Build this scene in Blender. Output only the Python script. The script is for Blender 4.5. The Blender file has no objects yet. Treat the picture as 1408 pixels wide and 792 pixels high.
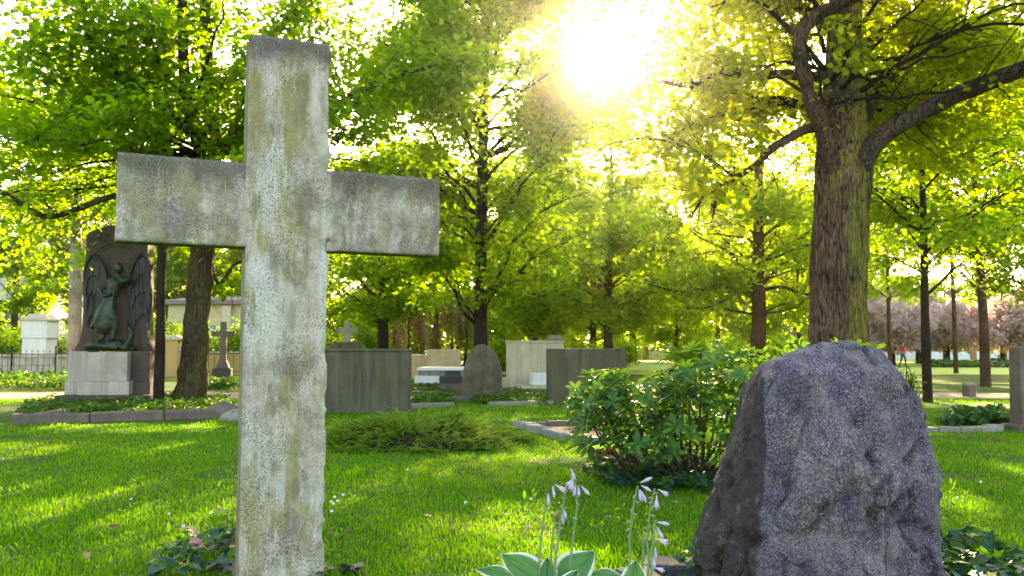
import bpy, bmesh, math, random
import numpy as np
from mathutils import Vector, Matrix, Quaternion, noise as mnoise

# ------------------------------------------------------------------ camera
SC = bpy.context.scene
COL = SC.collection
H = 1.35
FPX = 1200.0
PITCH = math.atan(82 / FPX)
cam_data = bpy.data.cameras.new('camera')
cam = bpy.data.objects.new('camera', cam_data)
COL.objects.link(cam)
cam.location = (0, 0, H)
cam.rotation_euler = (math.pi / 2 + PITCH, 0, 0)
cam_data.sensor_width = 36
cam_data.lens = 36 * FPX / 1408
cam_data.clip_end = 2000
cam_data.dof.use_dof = True
cam_data.dof.focus_distance = 5.0
cam_data.dof.aperture_fstop = 6.3
SC.camera = cam

# ------------------------------------------------------------------ light
SUN_AZ = math.atan(136 / FPX)
SUN_EL = math.atan(326 / FPX) + PITCH
SV = Vector((math.cos(SUN_EL) * math.sin(SUN_AZ), math.cos(SUN_EL) * math.cos(SUN_AZ), math.sin(SUN_EL)))
world = bpy.data.worlds.new('World')
SC.world = world
world.use_nodes = True
wn = world.node_tree
bg = wn.nodes['Background']
sky = wn.nodes.new('ShaderNodeTexSky')
sky.sky_type = 'NISHITA'
sky.sun_disc = False
sky.sun_elevation = SUN_EL
sky.sun_rotation = SUN_AZ
sky.air_density = 1.0
sky.dust_density = 2.2
sky.ozone_density = 1.0
wn.links.new(sky.outputs[0], bg.inputs[0])
bg.inputs[1].default_value = 0.125
sl = bpy.data.lights.new('sun', 'SUN')
sl.energy = 5.0
sl.angle = math.radians(0.53)
sl.color = (1.0, 0.82, 0.52)
sun = bpy.data.objects.new('sun', sl)
COL.objects.link(sun)
sun.rotation_euler = SV.to_track_quat('Z', 'Y').to_euler()
SC.view_settings.view_transform = 'Standard'
SC.view_settings.look = 'None'
SC.view_settings.exposure = 2.85
SC.view_settings.gamma = 1.0
SC.view_settings.use_curve_mapping = False
SC.view_settings.use_white_balance = True
SC.view_settings.white_balance_temperature = 7800
SC.view_settings.white_balance_tint = 10
SC.render.engine = 'CYCLES'
cy = SC.cycles
cy.use_denoising = True
cy.max_bounces = 10
cy.diffuse_bounces = 8
cy.glossy_bounces = 2
cy.transmission_bounces = 8
cy.volume_bounces = 0
cy.sample_clamp_indirect = 6
cy.caustics_reflective = False
cy.caustics_refractive = False

rng = np.random.default_rng(11)
R = random.Random(5)


# ------------------------------------------------------------------ helpers
def pix(px, py, d):
    """the point of the place seen at photo pixel px, py, d metres ahead"""
    x = (px - 704) / FPX
    u = (396 - py) / FPX
    c, s = math.cos(PITCH), math.sin(PITCH)
    k = d / (c - u * s)
    return Vector((x * k, d, H + (s + u * c) * k))


def nvec(p):
    return Vector((mnoise.noise(p + Vector((11.3, 2.7, 5.1))), mnoise.noise(p + Vector((3.9, 17.2, 8.6))), mnoise.noise(p + Vector((7.4, 1.8, 23.5)))))


def gpt(px, py):
    """ground point seen at a photo pixel"""
    x = (px - 704) / FPX
    u = (396 - py) / FPX
    c, s = math.cos(PITCH), math.sin(PITCH)
    k = -H / (s + u * c)
    return Vector((x * k, (c - u * s) * k, 0))


def gx(px, d):
    return (px - 704) / FPX * d


def empty(name, loc=(0, 0, 0), rz=0.0):
    o = bpy.data.objects.new(name, None)
    COL.objects.link(o)
    o.location = loc
    o.rotation_euler = (0, 0, rz)
    o.empty_display_size = 0.2
    return o


def tag(o, label=None, cat=None, group=None, kind=None):
    if label: o['label'] = label
    if cat: o['category'] = cat
    if group: o['group'] = group
    if kind: o['kind'] = kind
    return o


def thing(name, label, cat, loc=(0, 0, 0), rz=0.0, group=None):
    return tag(empty(name, loc, rz), label, cat, group)


def link(name, me, mats=None, parent=None, loc=None, rot=None):
    o = bpy.data.objects.new(name, me)
    COL.objects.link(o)
    if mats is not None and not me.materials:
        for m in (mats if isinstance(mats, (list, tuple)) else [mats]):
            me.materials.append(m)
    if parent: o.parent = parent
    if loc is not None: o.location = loc
    if rot is not None: o.rotation_euler = rot
    return o


def np_mesh(name, V, F, smooth=False):
    """V (n,3); F list of index arrays (m,k)"""
    me = bpy.data.meshes.new(name)
    V = np.asarray(V, dtype=np.float32)
    F = F if isinstance(F, list) else [F]
    me.vertices.add(len(V))
    me.vertices.foreach_set('co', V.ravel())
    loops = np.concatenate([f.ravel() for f in F]).astype(np.int32)
    counts = np.concatenate([np.full(len(f), f.shape[1], np.int32) for f in F])
    starts = np.concatenate([[0], np.cumsum(counts)[:-1]]).astype(np.int32)
    me.loops.add(len(loops))
    me.loops.foreach_set('vertex_index', loops)
    me.polygons.add(len(counts))
    me.polygons.foreach_set('loop_start', starts)
    try:
        me.polygons.foreach_set('loop_total', counts)
    except Exception:
        pass
    if smooth:
        me.polygons.foreach_set('use_smooth', np.ones(len(counts), dtype=bool))
    me.update(calc_edges=True)
    return me


class MB:
    def __init__(self):
        self.v = []; self.f = []; self.m = []

    def add(self, verts, faces, mi=0):
        b = len(self.v)
        self.v += [tuple(p) for p in verts]
        self.f += [tuple(i + b for i in f) for f in faces]
        self.m += [mi] * len(faces)

    def box(self, c, s, rz=0.0, mi=0, top=(1, 1), bev=0.0):
        """centre of the base, size; top = scale of the upper face"""
        x, y, z = s[0] / 2, s[1] / 2, s[2]
        bm = bmesh.new()
        vs = [bm.verts.new(p) for p in ((-x, -y, 0), (x, -y, 0), (x, y, 0), (-x, y, 0),
              (-x * top[0], -y * top[1], z), (x * top[0], -y * top[1], z), (x * top[0], y * top[1], z), (-x * top[0], y * top[1], z))]
        for f in ((3, 2, 1, 0), (4, 5, 6, 7), (0, 1, 5, 4), (1, 2, 6, 5), (2, 3, 7, 6), (3, 0, 4, 7)):
            bm.faces.new([vs[i] for i in f])
        if bev > 0:
            bmesh.ops.bevel(bm, geom=list(bm.edges), offset=bev, segments=2, affect='EDGES', profile=0.6)
        bm.verts.index_update()
        m = Matrix.Translation(c) @ Matrix.Rotation(rz, 4, 'Z')
        self.add([m @ v.co for v in bm.verts], [[v.index for v in f.verts] for f in bm.faces], mi)
        bm.free()

    def tube(self, pts, rad, n=8, mi=0, cap=True, rough=0.0):
        pts = [Vector(p) for p in pts]
        b = len(self.v)
        up = Vector((0.13, 0.31, 0.94))
        ref = None
        for i, p in enumerate(pts):
            t = (pts[min(i + 1, len(pts) - 1)] - pts[max(i - 1, 0)]).normalized()
            if ref is None:
                ref = t.orthogonal().normalized()
            ref = (ref - t * ref.dot(t))
            if ref.length < 1e-5: ref = t.orthogonal()
            ref.normalize()
            bi = t.cross(ref)
            r = rad[i] if hasattr(rad, '__len__') else rad
            for k in range(n):
                a = 2 * math.pi * k / n
                rr = r
                if rough:
                    q = p + ref * math.cos(a) * r + bi * math.sin(a) * r
                    rr = r * (1 + rough * mnoise.noise(q * 3.0))
                self.v.append(tuple(p + (ref * math.cos(a) + bi * math.sin(a)) * rr))
        for i in range(len(pts) - 1):
            for k in range(n):
                k2 = (k + 1) % n
                self.f.append((b + i * n + k, b + i * n + k2, b + (i + 1) * n + k2, b + (i + 1) * n + k))
                self.m.append(mi)
        if cap:
            self.f.append(tuple(b + k for k in range(n))[::-1]); self.m.append(mi)
            e = b + (len(pts) - 1) * n
            self.f.append(tuple(e + k for k in range(n))); self.m.append(mi)

    def lathe(self, prof, n=16, c=(0, 0, 0), mi=0):
        """prof = [(r, z)]"""
        b = len(self.v)
        for r, z in prof:
            for k in range(n):
                a = 2 * math.pi * k / n
                self.v.append((c[0] + r * math.cos(a), c[1] + r * math.sin(a), c[2] + z))
        for i in range(len(prof) - 1):
            for k in range(n):
                k2 = (k + 1) % n
                self.f.append((b + i * n + k, b + i * n + k2, b + (i + 1) * n + k2, b + (i + 1) * n + k)); self.m.append(mi)

    def prism(self, out, y0, y1, mi=0):
        """outline in x,z extruded along y"""
        n = len(out)
        V = [(x, y0, z) for x, z in out] + [(x, y1, z) for x, z in out]
        F = [tuple(range(n)), tuple(range(2 * n - 1, n - 1, -1))]
        F += [(i, i + n, (i + 1) % n + n, (i + 1) % n) for i in range(n)]
        self.add(V, F, mi)

    def sphere(self, c, r, n=10, mi=0, sc=(1, 1, 1)):
        b = len(self.v)
        m = n // 2 + 1
        for i in range(m + 1):
            th = math.pi * i / m
            for k in range(n):
                a = 2 * math.pi * k / n
                self.v.append((c[0] + r * sc[0] * math.sin(th) * math.cos(a), c[1] + r * sc[1] * math.sin(th) * math.sin(a), c[2] + r * sc[2] * math.cos(th)))
        for i in range(m):
            for k in range(n):
                k2 = (k + 1) % n
                self.f.append((b + i * n + k, b + (i + 1) * n + k, b + (i + 1) * n + k2, b + i * n + k2)); self.m.append(mi)

    def mesh(self, name, mats, smooth=False):
        me = bpy.data.meshes.new(name)
        me.from_pydata(self.v, [], self.f)
        for m in (mats if isinstance(mats, (list, tuple)) else [mats]):
            me.materials.append(m)
        me.polygons.foreach_set('material_index', self.m)
        if smooth:
            me.polygons.foreach_set('use_smooth', [True] * len(self.f))
        me.update()
        return me

    def build(self, name, mats, parent=None, loc=None, smooth=False, rot=None):
        return link(name, self.mesh(name, mats, smooth), None, parent, loc, rot)


def fix_normals(me):
    bm = bmesh.new(); bm.from_mesh(me)
    bmesh.ops.recalc_face_normals(bm, faces=bm.faces)
    bm.to_mesh(me); bm.free()


def remeshed(mb, name, voxel, mats, smooth=True, soft=2):
    """fuse overlapping shapes into one continuous surface"""
    me = mb.mesh(name + '_raw', mats)
    fix_normals(me)
    o = bpy.data.objects.new(name + '_raw', me)
    COL.objects.link(o)
    md = o.modifiers.new('remesh', 'REMESH')
    md.mode = 'VOXEL'; md.voxel_size = voxel; md.use_smooth_shade = smooth
    sm = o.modifiers.new('smooth', 'SMOOTH'); sm.iterations = soft; sm.factor = 0.5
    dg = bpy.context.evaluated_depsgraph_get()
    out = bpy.data.meshes.new_from_object(o.evaluated_get(dg))
    out.name = name
    bpy.data.objects.remove(o); bpy.data.meshes.remove(me)
    return out


def catmull(pts, rad, n=6):
    """smooth a polyline with radii"""
    P = [Vector(p) for p in pts]
    out, ro = [], []
    for i in range(len(P) - 1):
        p0, p1, p2, p3 = P[max(i - 1, 0)], P[i], P[i + 1], P[min(i + 2, len(P) - 1)]
        for k in range(n):
            t = k / n
            out.append(0.5 * ((2 * p1) + (p2 - p0) * t + (2 * p0 - 5 * p1 + 4 * p2 - p3) * t * t + (3 * p1 - p0 - 3 * p2 + p3) * t ** 3))
            ro.append(rad[i] * (1 - t) + rad[i + 1] * t)
    out.append(P[-1]); ro.append(rad[-1])
    return out, ro


# ------------------------------------------------------------------ materials
class Mat:
    def __init__(self, name):
        self.mat = bpy.data.materials.new(name)
        self.mat.use_nodes = True
        self.nt = self.mat.node_tree
        self.nt.nodes.clear()
        self.out = self.n('ShaderNodeOutputMaterial')
        self.tc = self.n('ShaderNodeTexCoord').outputs['Object']

    def n(self, t, **kw):
        x = self.nt.nodes.new(t)
        for k, v in kw.items(): setattr(x, k, v)
        return x

    def s(self, sock, v):
        if isinstance(v, bpy.types.NodeSocket): self.nt.links.new(v, sock)
        elif v is not None:
            if isinstance(v, (tuple, list)) and len(v) == 3 and sock.type == 'RGBA': v = (*v, 1)
            sock.default_value = v

    def mapping(self, scale=(1, 1, 1), loc=(0, 0, 0), rot=(0, 0, 0)):
        m = self.n('ShaderNodeMapping')
        self.s(m.inputs['Vector'], self.tc)
        m.inputs['Scale'].default_value = scale
        m.inputs['Location'].default_value = loc
        m.inputs['Rotation'].default_value = rot
        return m.outputs[0]

    def noise(self, scale, detail=4, rough=0.55, co=None, dist=0.0):
        x = self.n('ShaderNodeTexNoise')
        self.s(x.inputs['Vector'], co or self.tc)
        x.inputs['Scale'].default_value = scale
        x.inputs['Detail'].default_value = detail
        x.inputs['Roughness'].default_value = rough
        x.inputs['Distortion'].default_value = dist
        return x.outputs[0]

    def voro(self, scale, feature='F1', co=None, out='Distance', rand=1.0):
        x = self.n('ShaderNodeTexVoronoi', feature=feature)
        self.s(x.inputs['Vector'], co or self.tc)
        x.inputs['Scale'].default_value = scale
        x.inputs['Randomness'].default_value = rand
        return x.outputs[out]

    def attr(self, name, out='Fac'):
        x = self.n('ShaderNodeAttribute', attribute_name=name)
        return x.outputs[out]

    def island(self):
        return self.n('ShaderNodeNewGeometry').outputs['Random Per Island']

    def ramp(self, fac, stops, interp='LINEAR'):
        x = self.n('ShaderNodeValToRGB')
        cr = x.color_ramp
        cr.interpolation = interp
        while len(cr.elements) < len(stops): cr.elements.new(0.5)
        for e, (p, c) in zip(cr.elements, stops):
            e.position = p
            c = (c, c, c) if not hasattr(c, '__len__') else c
            e.color = (*c[:3], 1)
        self.s(x.inputs[0], fac)
        return x.outputs[0]

    def mix(self, fac, a, b, mode='MIX'):
        x = self.n('ShaderNodeMix', data_type='RGBA', blend_type=mode)
        self.s(x.inputs[0], fac); self.s(x.inputs[6], a); self.s(x.inputs[7], b)
        return x.outputs[2]

    def math(self, op, a, b=None, c=None, clamp=False):
        x = self.n('ShaderNodeMath', operation=op, use_clamp=clamp)
        self.s(x.inputs[0], a)
        if b is not None: self.s(x.inputs[1], b)
        if c is not None: self.s(x.inputs[2], c)
        return x.outputs[0]

    def sep(self, v=None):
        x = self.n('ShaderNodeSeparateXYZ')
        self.s(x.inputs[0], v or self.tc)
        return x.outputs

    def bump(self, h, strength=0.5, dist=0.01, normal=None):
        x = self.n('ShaderNodeBump')
        x.inputs['Strength'].default_value = strength
        x.inputs['Distance'].default_value = dist
        self.s(x.inputs['Height'], h)
        if normal: self.s(x.inputs['Normal'], normal)
        return x.outputs[0]

    def bsdf(self, color, rough=0.8, normal=None, spec=0.3, metal=0.0, finish=True):
        x = self.n('ShaderNodeBsdfPrincipled')
        self.s(x.inputs['Base Color'], color)
        self.s(x.inputs['Roughness'], rough)
        self.s(x.inputs['Specular IOR Level'], spec)
        self.s(x.inputs['Metallic'], metal)
        if normal: self.s(x.inputs['Normal'], normal)
        if finish: self.nt.links.new(x.outputs[0], self.out.inputs[0])
        return x.outputs[0]

    def leafy(self, color, trans, tfac=0.5, rough=0.45, spec=0.35, normal=None):
        p = self.bsdf(color, rough, normal, spec, finish=False)
        t = self.n('ShaderNodeBsdfTranslucent')
        self.s(t.inputs[0], trans)
        m = self.n('ShaderNodeMixShader')
        self.s(m.inputs[0], tfac)
        self.nt.links.new(p, m.inputs[1]); self.nt.links.new(t.outputs[0], m.inputs[2])
        self.nt.links.new(m.outputs[0], self.out.inputs[0])


def leaf_mat(name, stops, tstops, tfac=0.5, rough=0.5, spec=0.14):
    m = Mat(name)
    r = m.island()
    big = m.noise(0.55, 3)
    f = m.math('ADD', m.math('MULTIPLY', r, 0.6), m.math('MULTIPLY', big, 0.55), clamp=True)
    f = m.math('SUBTRACT', f, 0.08, clamp=True)
    m.leafy(m.ramp(f, stops), m.ramp(f, tstops), tfac, rough, spec)
    return m.mat


def stone_mat(name, c1, c2, dark=None, moss=None, streak=0.35, scale=1.0, speck=0.25, bump=0.35, rough=0.85, light=None, mossamt=0.5):
    m = Mat(name)
    col = m.mix(m.ramp(m.noise(2.2 * scale, 6, 0.65), [(0.3, 0), (0.7, 1)]), c1, c2)
    fine = m.noise(55 * scale, 4, 0.7)
    col = m.mix(speck, col, m.ramp(fine, [(0.3, 0.05), (0.7, 0.95)]), 'OVERLAY')
    st = m.noise(1.0, 5, 0.6, m.mapping((7 * scale, 7 * scale, 0.55 * scale)))
    stm = m.ramp(st, [(0.45, 0), (0.72, 1)])
    if dark: col = m.mix(m.math('MULTIPLY', stm, streak), col, dark)
    if light: col = m.mix(m.math('MULTIPLY', m.ramp(m.noise(1.3, 5, .6, m.mapping((8, 8, .5), (4, 7, 2))), [(.55, 0), (.75, 1)]), .5), col, light)
    if moss:
        mm = m.ramp(m.noise(3.1 * scale, 6, 0.7, m.mapping((1, 1, 0.5), (3, 1, 7))), [(0.5, 0), (0.68, 1)])
        col = m.mix(m.math('MULTIPLY', mm, mossamt), col, moss)
    h = m.math('ADD', m.math('MULTIPLY', m.noise(9 * scale, 6, 0.65), 1.0), m.math('MULTIPLY', fine, 0.35))
    m.bsdf(col, rough, m.bump(h, bump, 0.02), 0.25)
    return m.mat


def flat_mat(name, c, rough=0.6, metal=0.0, var=0.2, scale=12, spec=0.3):
    m = Mat(name)
    n = m.noise(scale, 5, 0.6)
    col = m.mix(m.math('MULTIPLY', n, var * 2), c, tuple(x * 0.45 for x in c))
    m.bsdf(col, rough, m.bump(n, 0.2, 0.004), spec, metal)
    return m.mat


def bark_mat(name, c1, c2, moss=None, scale=1.0, mossamt=0.6, bump=0.9, side=0.0):
    m = Mat(name)
    co = m.mapping((10 * scale, 10 * scale, 1.35 * scale))
    rid = m.noise(1.9, 8, .72, co, 1.4)
    v = m.voro(2.0, 'DISTANCE_TO_EDGE', co)
    h = m.math('ADD', m.math('MULTIPLY', rid, .8), m.math('MULTIPLY', m.ramp(v, [(0, 0), (.2, 1)]), .13))
    col = m.mix(m.ramp(h, [(.36, 0), (.66, 1)]), c1, c2)
    col = m.mix(.4, col, m.ramp(m.noise(1.1, 5), [(.4, .2), (.6, .85)]), 'OVERLAY')
    if moss:
        X = m.sep()[0]
        mm = m.math('ADD', m.noise(1.6, 7, .7, m.mapping((1.4, 1.4, .4), (2, 5, 1))), m.math('MULTIPLY', X, side))
        mm = m.ramp(mm, [(.49, 0), (.58, 1)])
        hi = m.ramp(h, [(.38, .2), (.62, 1)])
        col = m.mix(m.math('MULTIPLY', m.math('MULTIPLY', mm, hi), mossamt), col, moss)
    m.bsdf(col, .92, m.bump(h, bump, .07), .12)
    return m.mat


LEAF_A = leaf_mat('leaf_maple', [(0, (.022, .065, .006)), (.5, (.045, .120, .008)), (1, (.10, .18, .012))],
                  [(0, (.12, .30, .003)), (.5, (.36, .60, .005)), (1, (.68, .80, .02))], 0.58)
LEAF_B = leaf_mat('leaf_oak', [(0, (.035, .07, .006)), (.5, (.07, .12, .008)), (1, (.17, .17, .015))],
                  [(0, (.22, .36, .003)), (.5, (.52, .62, .006)), (1, (.82, .76, .02))], 0.6)
LEAF_C = leaf_mat('leaf_linden', [(0, (.028, .08, .006)), (.5, (.055, .14, .008)), (1, (.12, .20, .014))],
                  [(0, (.18, .38, .003)), (.5, (.46, .68, .006)), (1, (.76, .82, .03))], 0.6)
LEAF_P = leaf_mat('leaf_copper', [(0, (.32, .20, .19)), (.5, (.55, .41, .39)), (1, (.70, .58, .55))],
                  [(0, (.5, .32, .29)), (.5, (.78, .60, .56)), (1, (.88, .76, .72))], 0.55)
BARK_OAK = bark_mat('bark_oak', (.022, .011, .006), (.29, .185, .13), (.27, .245, .020), 1.0, .9, 1.0, .30)
BARK_LIMB = bark_mat('bark_limb', (.018, .011, .008), (.17, .11, .08), None, 1.3, 0, 1.0)
BARK_MAPLE = bark_mat('bark_maple', (.03, .020, .011), (.15, .11, .065), (.13, .135, .02), 1.3, .8)
BARK_DARK = bark_mat('bark_dark', (.018, .013, .010), (.07, .05, .035), (.045, .05, .014), 1.6, .6)
BARK_BROWN = bark_mat('bark_brown', (.06, .032, .018), (.17, .095, .055), None, 1.6)
BARK_PALE = bark_mat('bark_pale', (.24, .18, .15), (.45, .37, .32), None, 1.0)


# ------------------------------------------------------------------ leaves
T_LOBED = (np.array([(0, 0, 0), (.16, .34, .05), (.42, .50, .03), (.62, .28, .02), (1, 0, -.10), (.62, -.28, .02), (.42, -.50, .03), (.16, -.34, .05)], np.float32),
           [np.array([(0, 3, 2, 1), (0, 7, 6, 5)], np.int32), np.array([(0, 4, 3), (0, 5, 4)], np.int32)])
T_KITE = (np.array([(0, 0, 0), (.45, .36, .07), (1, 0, -.06), (.45, -.36, .07)], np.float32), [np.array([(0, 2, 1), (0, 3, 2)], np.int32)])
T_LONG = (np.array([(0, 0, 0), (.3, .14, .03), (.65, .16, .0), (1, 0, -.1), (.65, -.16, .0), (.3, -.14, .03)], np.float32), [np.array([(0, 3, 2, 1), (0, 5, 4, 3)], np.int32)])
T_NEEDLE = (np.array([(0, -.09, 0), (0, .09, 0), (1, 0, 0)], np.float32), [np.array([(0, 1, 2)], np.int32)])


def frames(n, az, pitch, roll):
    """rotation matrices: x axis = leaf axis"""
    ca, sa, cp, sp, cr, sr = np.cos(az), np.sin(az), np.cos(pitch), np.sin(pitch), np.cos(roll), np.sin(roll)
    X = np.stack([ca * cp, sa * cp, sp], 1)
    Y0 = np.stack([-sa, ca, np.zeros(n)], 1)
    Z0 = np.cross(X, Y0)
    Y = Y0 * cr[:, None] + Z0 * sr[:, None]
    Z = np.cross(X, Y)
    return np.stack([X, Y, Z], 2)


def leaf_geo(P, M, S, tmpl):
    T, F = tmpl
    V = np.einsum('nij,kj->nki', M, T) * S[:, None, None] + P[:, None, :]
    off = (np.arange(len(P)) * len(T))[:, None, None]
    return V.reshape(-1, 3), [(f[None] + off).reshape(-1, f.shape[1]).astype(np.int32) for f in F]


def leaf_cloud(name, P, size, tmpl, rs, pitch=(-.35, .45), var=.35, az=None, rollsd=.5):
    n = len(P)
    az = rs.uniform(0, 2 * np.pi, n) if az is None else az
    M = frames(n, az, rs.normal(pitch[0], pitch[1], n), rs.normal(0, rollsd, n))
    S = size * rs.uniform(1 - var, 1 + var, n)
    V, F = leaf_geo(P, M, S, tmpl)
    return np_mesh(name, V, F)


def sun_gap(P, rs, lo=1.5, hi=3.5, open_=.86):
    """thin the canopy where the low sun comes through: towards the viewer and onto the sunlit patches of lawn"""
    d = P - np.array([0, 0, H])
    d /= np.linalg.norm(d, axis=1)[:, None]
    ang = np.degrees(np.arccos(np.clip(d @ np.array(SV), -1, 1)))
    keep = rs.uniform(0, 1, len(P)) < np.clip((ang - lo) / (hi - lo), 0, 1)
    k = P[:, 2] / SV.z
    G = P[:, :2] - np.array([SV.x, SV.y])[None] * k[:, None]
    on = (G[:, 1] > 3) & (G[:, 1] < 34)
    nz = np.array([mnoise.noise(Vector((g[0] * .24, g[1] * .55, 2.0))) if o else -1 for g, o in zip(G, on)])
    keep &= ~((nz > -.10) & (rs.uniform(0, 1, len(P)) < open_))
    return P[keep]


# ------------------------------------------------------------------ trees
LF = .68
def wander(rs, a, b, n, amp, sag=0.0):
    t = np.linspace(0, 1, n)
    p = a[None] * (1 - t[:, None]) + b[None] * t[:, None]
    w = rs.normal(0, 1, (n, 3)); w = np.cumsum(w, 0); w -= np.outer(1 - t, w[0]) + np.outer(t, w[-1])
    L = np.linalg.norm(b - a)
    p = p + w * amp * L / n ** .5
    p[:, 2] += sag * L * np.sin(np.pi * t)
    return p


def grow_crown(rs, trunk, radii, z0, cen, rad, nb, sub=6, lift=.25, limbs=(), subl=.45, thin=1.0):
    """branches off a trunk polyline inside an ellipsoid; returns tube mesh and points to hang leaves on"""
    mb = MB()
    trunk = np.array([tuple(p) for p in trunk]); radii = np.array(radii)
    tips = []
    cen = np.array(cen); rad = np.array(rad)
    mains = [(np.array([tuple(p) for p in l]), np.array(r)) for l, r in limbs]
    built = len(mains)
    for k in range(nb):
        # targets spread through the crown, more of them near its skin
        u = (k + .5) / nb
        zc = 1 - 2 * u
        az = k * 2.39996 + rs.uniform(-.6, .6)
        q = np.array([math.cos(az) * math.sqrt(1 - zc * zc), math.sin(az) * math.sqrt(1 - zc * zc), zc]) * (.45 + .55 * rs.uniform(0, 1) ** .5)
        b = cen + q * rad
        b[2] = max(b[2], z0 + .25)
        hd = math.hypot(b[0] - cen[0], b[1] - cen[1])
        za = b[2] - hd * rs.uniform(.05, .75) - .2
        za = min(max(za, z0 * .92), trunk[-2, 2])
        i = int(np.argmin(np.abs(trunk[:, 2] - za)))
        a = trunk[i]
        L = np.linalg.norm(b - a)
        p = wander(rs, a, b, 9, .07, rs.uniform(-.05, .14))
        r0 = min(radii[i] * .45, .011 * L + .008) * thin
        mains.append((p, np.linspace(r0, .008, 9)))
    for mi, (p, r) in enumerate(mains):
        if mi >= built: mb.tube(p, r, 6)
        L = np.linalg.norm(p[-1] - p[0])
        for s in range((sub + int(L * 1.2)) * (2 if mi < built else 1)):
            t = rs.uniform(.22, 1.0)
            i = t * (len(p) - 1); i0 = min(int(i), len(p) - 2)
            a = p[i0] + (p[i0 + 1] - p[i0]) * (i - i0)
            d = p[i0 + 1] - p[i0]; d /= np.linalg.norm(d) + 1e-9
            ang = rs.choice([-1, 1]) * rs.uniform(.4, 1.3)
            dd = np.array([d[0] * math.cos(ang) - d[1] * math.sin(ang), d[0] * math.sin(ang) + d[1] * math.cos(ang), d[2] * .5 + rs.uniform(-.75, .65)])
            l2 = min(subl * L, 2.4) * rs.uniform(.5, 1.1) * (1.15 - .5 * t)
            q = wander(rs, a, a + dd * l2, 5, .08, .05)
            mb.tube(q, np.linspace(min(.014, r[i0] * .6), .003, 5), 4, cap=False)
            tips.append(q)
            for _ in range(3):
                t2 = rs.uniform(.3, 1)
                j = t2 * 4; j0 = min(int(j), 3)
                a2 = q[j0] + (q[j0 + 1] - q[j0]) * (j - j0)
                d2 = rs.normal(0, 1, 3); d2[2] = d2[2] * .7 - .12; d2 /= np.linalg.norm(d2)
                w = np.linspace(a2, a2 + d2 * l2 * rs.uniform(.25, .5), 3)
                mb.tube(w, [.004, .003, .002], 3, cap=False)
                tips.append(w)
    return mb, tips


def leaf_points(rs, tips, n, sxy, sz):
    L = np.array([np.linalg.norm(t[-1] - t[0]) for t in tips])
    w = L * np.exp(rs.normal(0, .65, len(L))) * (rs.uniform(0, 1, len(L)) > .12)
    k = rs.choice(len(tips), n, p=w / w.sum())
    A = np.array([t[0] for t in tips])[k]; B = np.array([t[-1] for t in tips])[k]
    u = rs.uniform(.1, 1.08, n)[:, None]
    P = A * (1 - u) + B * u
    P += rs.normal(0, 1, (n, 3)) * np.array([sxy, sxy, sz])
    return P


def trunk_mesh(pts, radii, n=14, sm=5, rough=.12, flare=0.0):
    p, r = catmull(pts, radii, sm)
    mb = MB(); mb.tube(p, r, n, rough=rough)
    return mb, p, r


def tree(name, label, px, d, bark, leaf, rtrunk, height, z0, crown_r, nl, lsize, seed, nb=14, lean=0.0, group=None, gap=True, tmpl=T_KITE, cz=None, sxy=.28, sz=.20, bow=0.0, open_=.86):
    rs = np.random.default_rng(seed)
    x = gx(px, d)
    t = thing(name, label, 'tree', (x, d, 0), group=group)
    pts = [(0, 0, -.2), (bow * .4, 0, height * .2), (lean * .4 + bow, 0, height * .45), (lean * .75 + bow * .5, .1, height * .7), (lean, 0, height * .97)]
    rr = [rtrunk * 1.25, rtrunk, rtrunk * .8, rtrunk * .5, .02]
    mb, tp, tr = trunk_mesh(pts, rr)
    mb.build('trunk', bark, t, smooth=True)
    cz = cz or (z0 + height) / 2
    cb, tips = grow_crown(rs, tp, tr, z0, (lean * .6, 0, cz), (crown_r, crown_r, (height - z0) / 2 + .3), nb)
    tag(cb.build('branches', bark, t, smooth=True), kind='stuff')
    P = leaf_points(rs, tips, int(nl * LF), sxy, sz)
    if gap:
        o = np.array([x, d, 0]); P = sun_gap(P + o, rs, open_=open_) - o
    c = link('crown', leaf_cloud('crown', P, lsize, tmpl, rs), leaf, t)
    tag(c, kind='stuff')
    return t


def copy_tree(o, loc, rz=0.0, sc=1.0, label=None, group=None):
    c = o.copy(); COL.objects.link(c)
    c.location = loc; c.rotation_euler = (0, 0, rz); c.scale = (sc, sc, sc)
    if label: c['label'] = label
    if group: c['group'] = group
    for ch in o.children:
        k = ch.copy(); COL.objects.link(k); k.parent = c
        for g in ch.children:
            q = g.copy(); COL.objects.link(q); q.parent = k
    return c


# ================================================================== SETTING
def ground_mat():
    m = Mat('lawn_soil')
    big = m.noise(.35, 5, .6)
    fine = m.noise(14, 5, .7)
    col = m.mix(m.ramp(big, [(.3, 0), (.7, 1)]), (.030, .085, .008), (.055, .12, .012))
    col = m.mix(m.ramp(fine, [(.35, 0), (.75, 1)]), col, (.075, .14, .015))
    bare = m.ramp(m.noise(.8, 6, .65, m.mapping((1, 1, 1), (5, 3, 0))), [(.52, 0), (.6, 1)])
    col = m.mix(m.math('MULTIPLY', bare, .6), col, (.13, .10, .04))
    m.bsdf(col, .95, m.bump(m.noise(60, 4, .7), .8, .03), .1)
    return m.mat


def sheet(name, pts, z, mat, kind='structure'):
    me = bpy.data.meshes.new(name)
    me.from_pydata([(x, y, z) for x, y in pts], [], [tuple(range(len(pts)))])
    me.materials.append(mat)
    o = link(name, me)
    return tag(o, kind=kind)


GROUND = ground_mat()
gr = sheet('ground', [(-320, -60), (320, -60), (320, 420), (-320, 420)], 0, GROUND)


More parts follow.
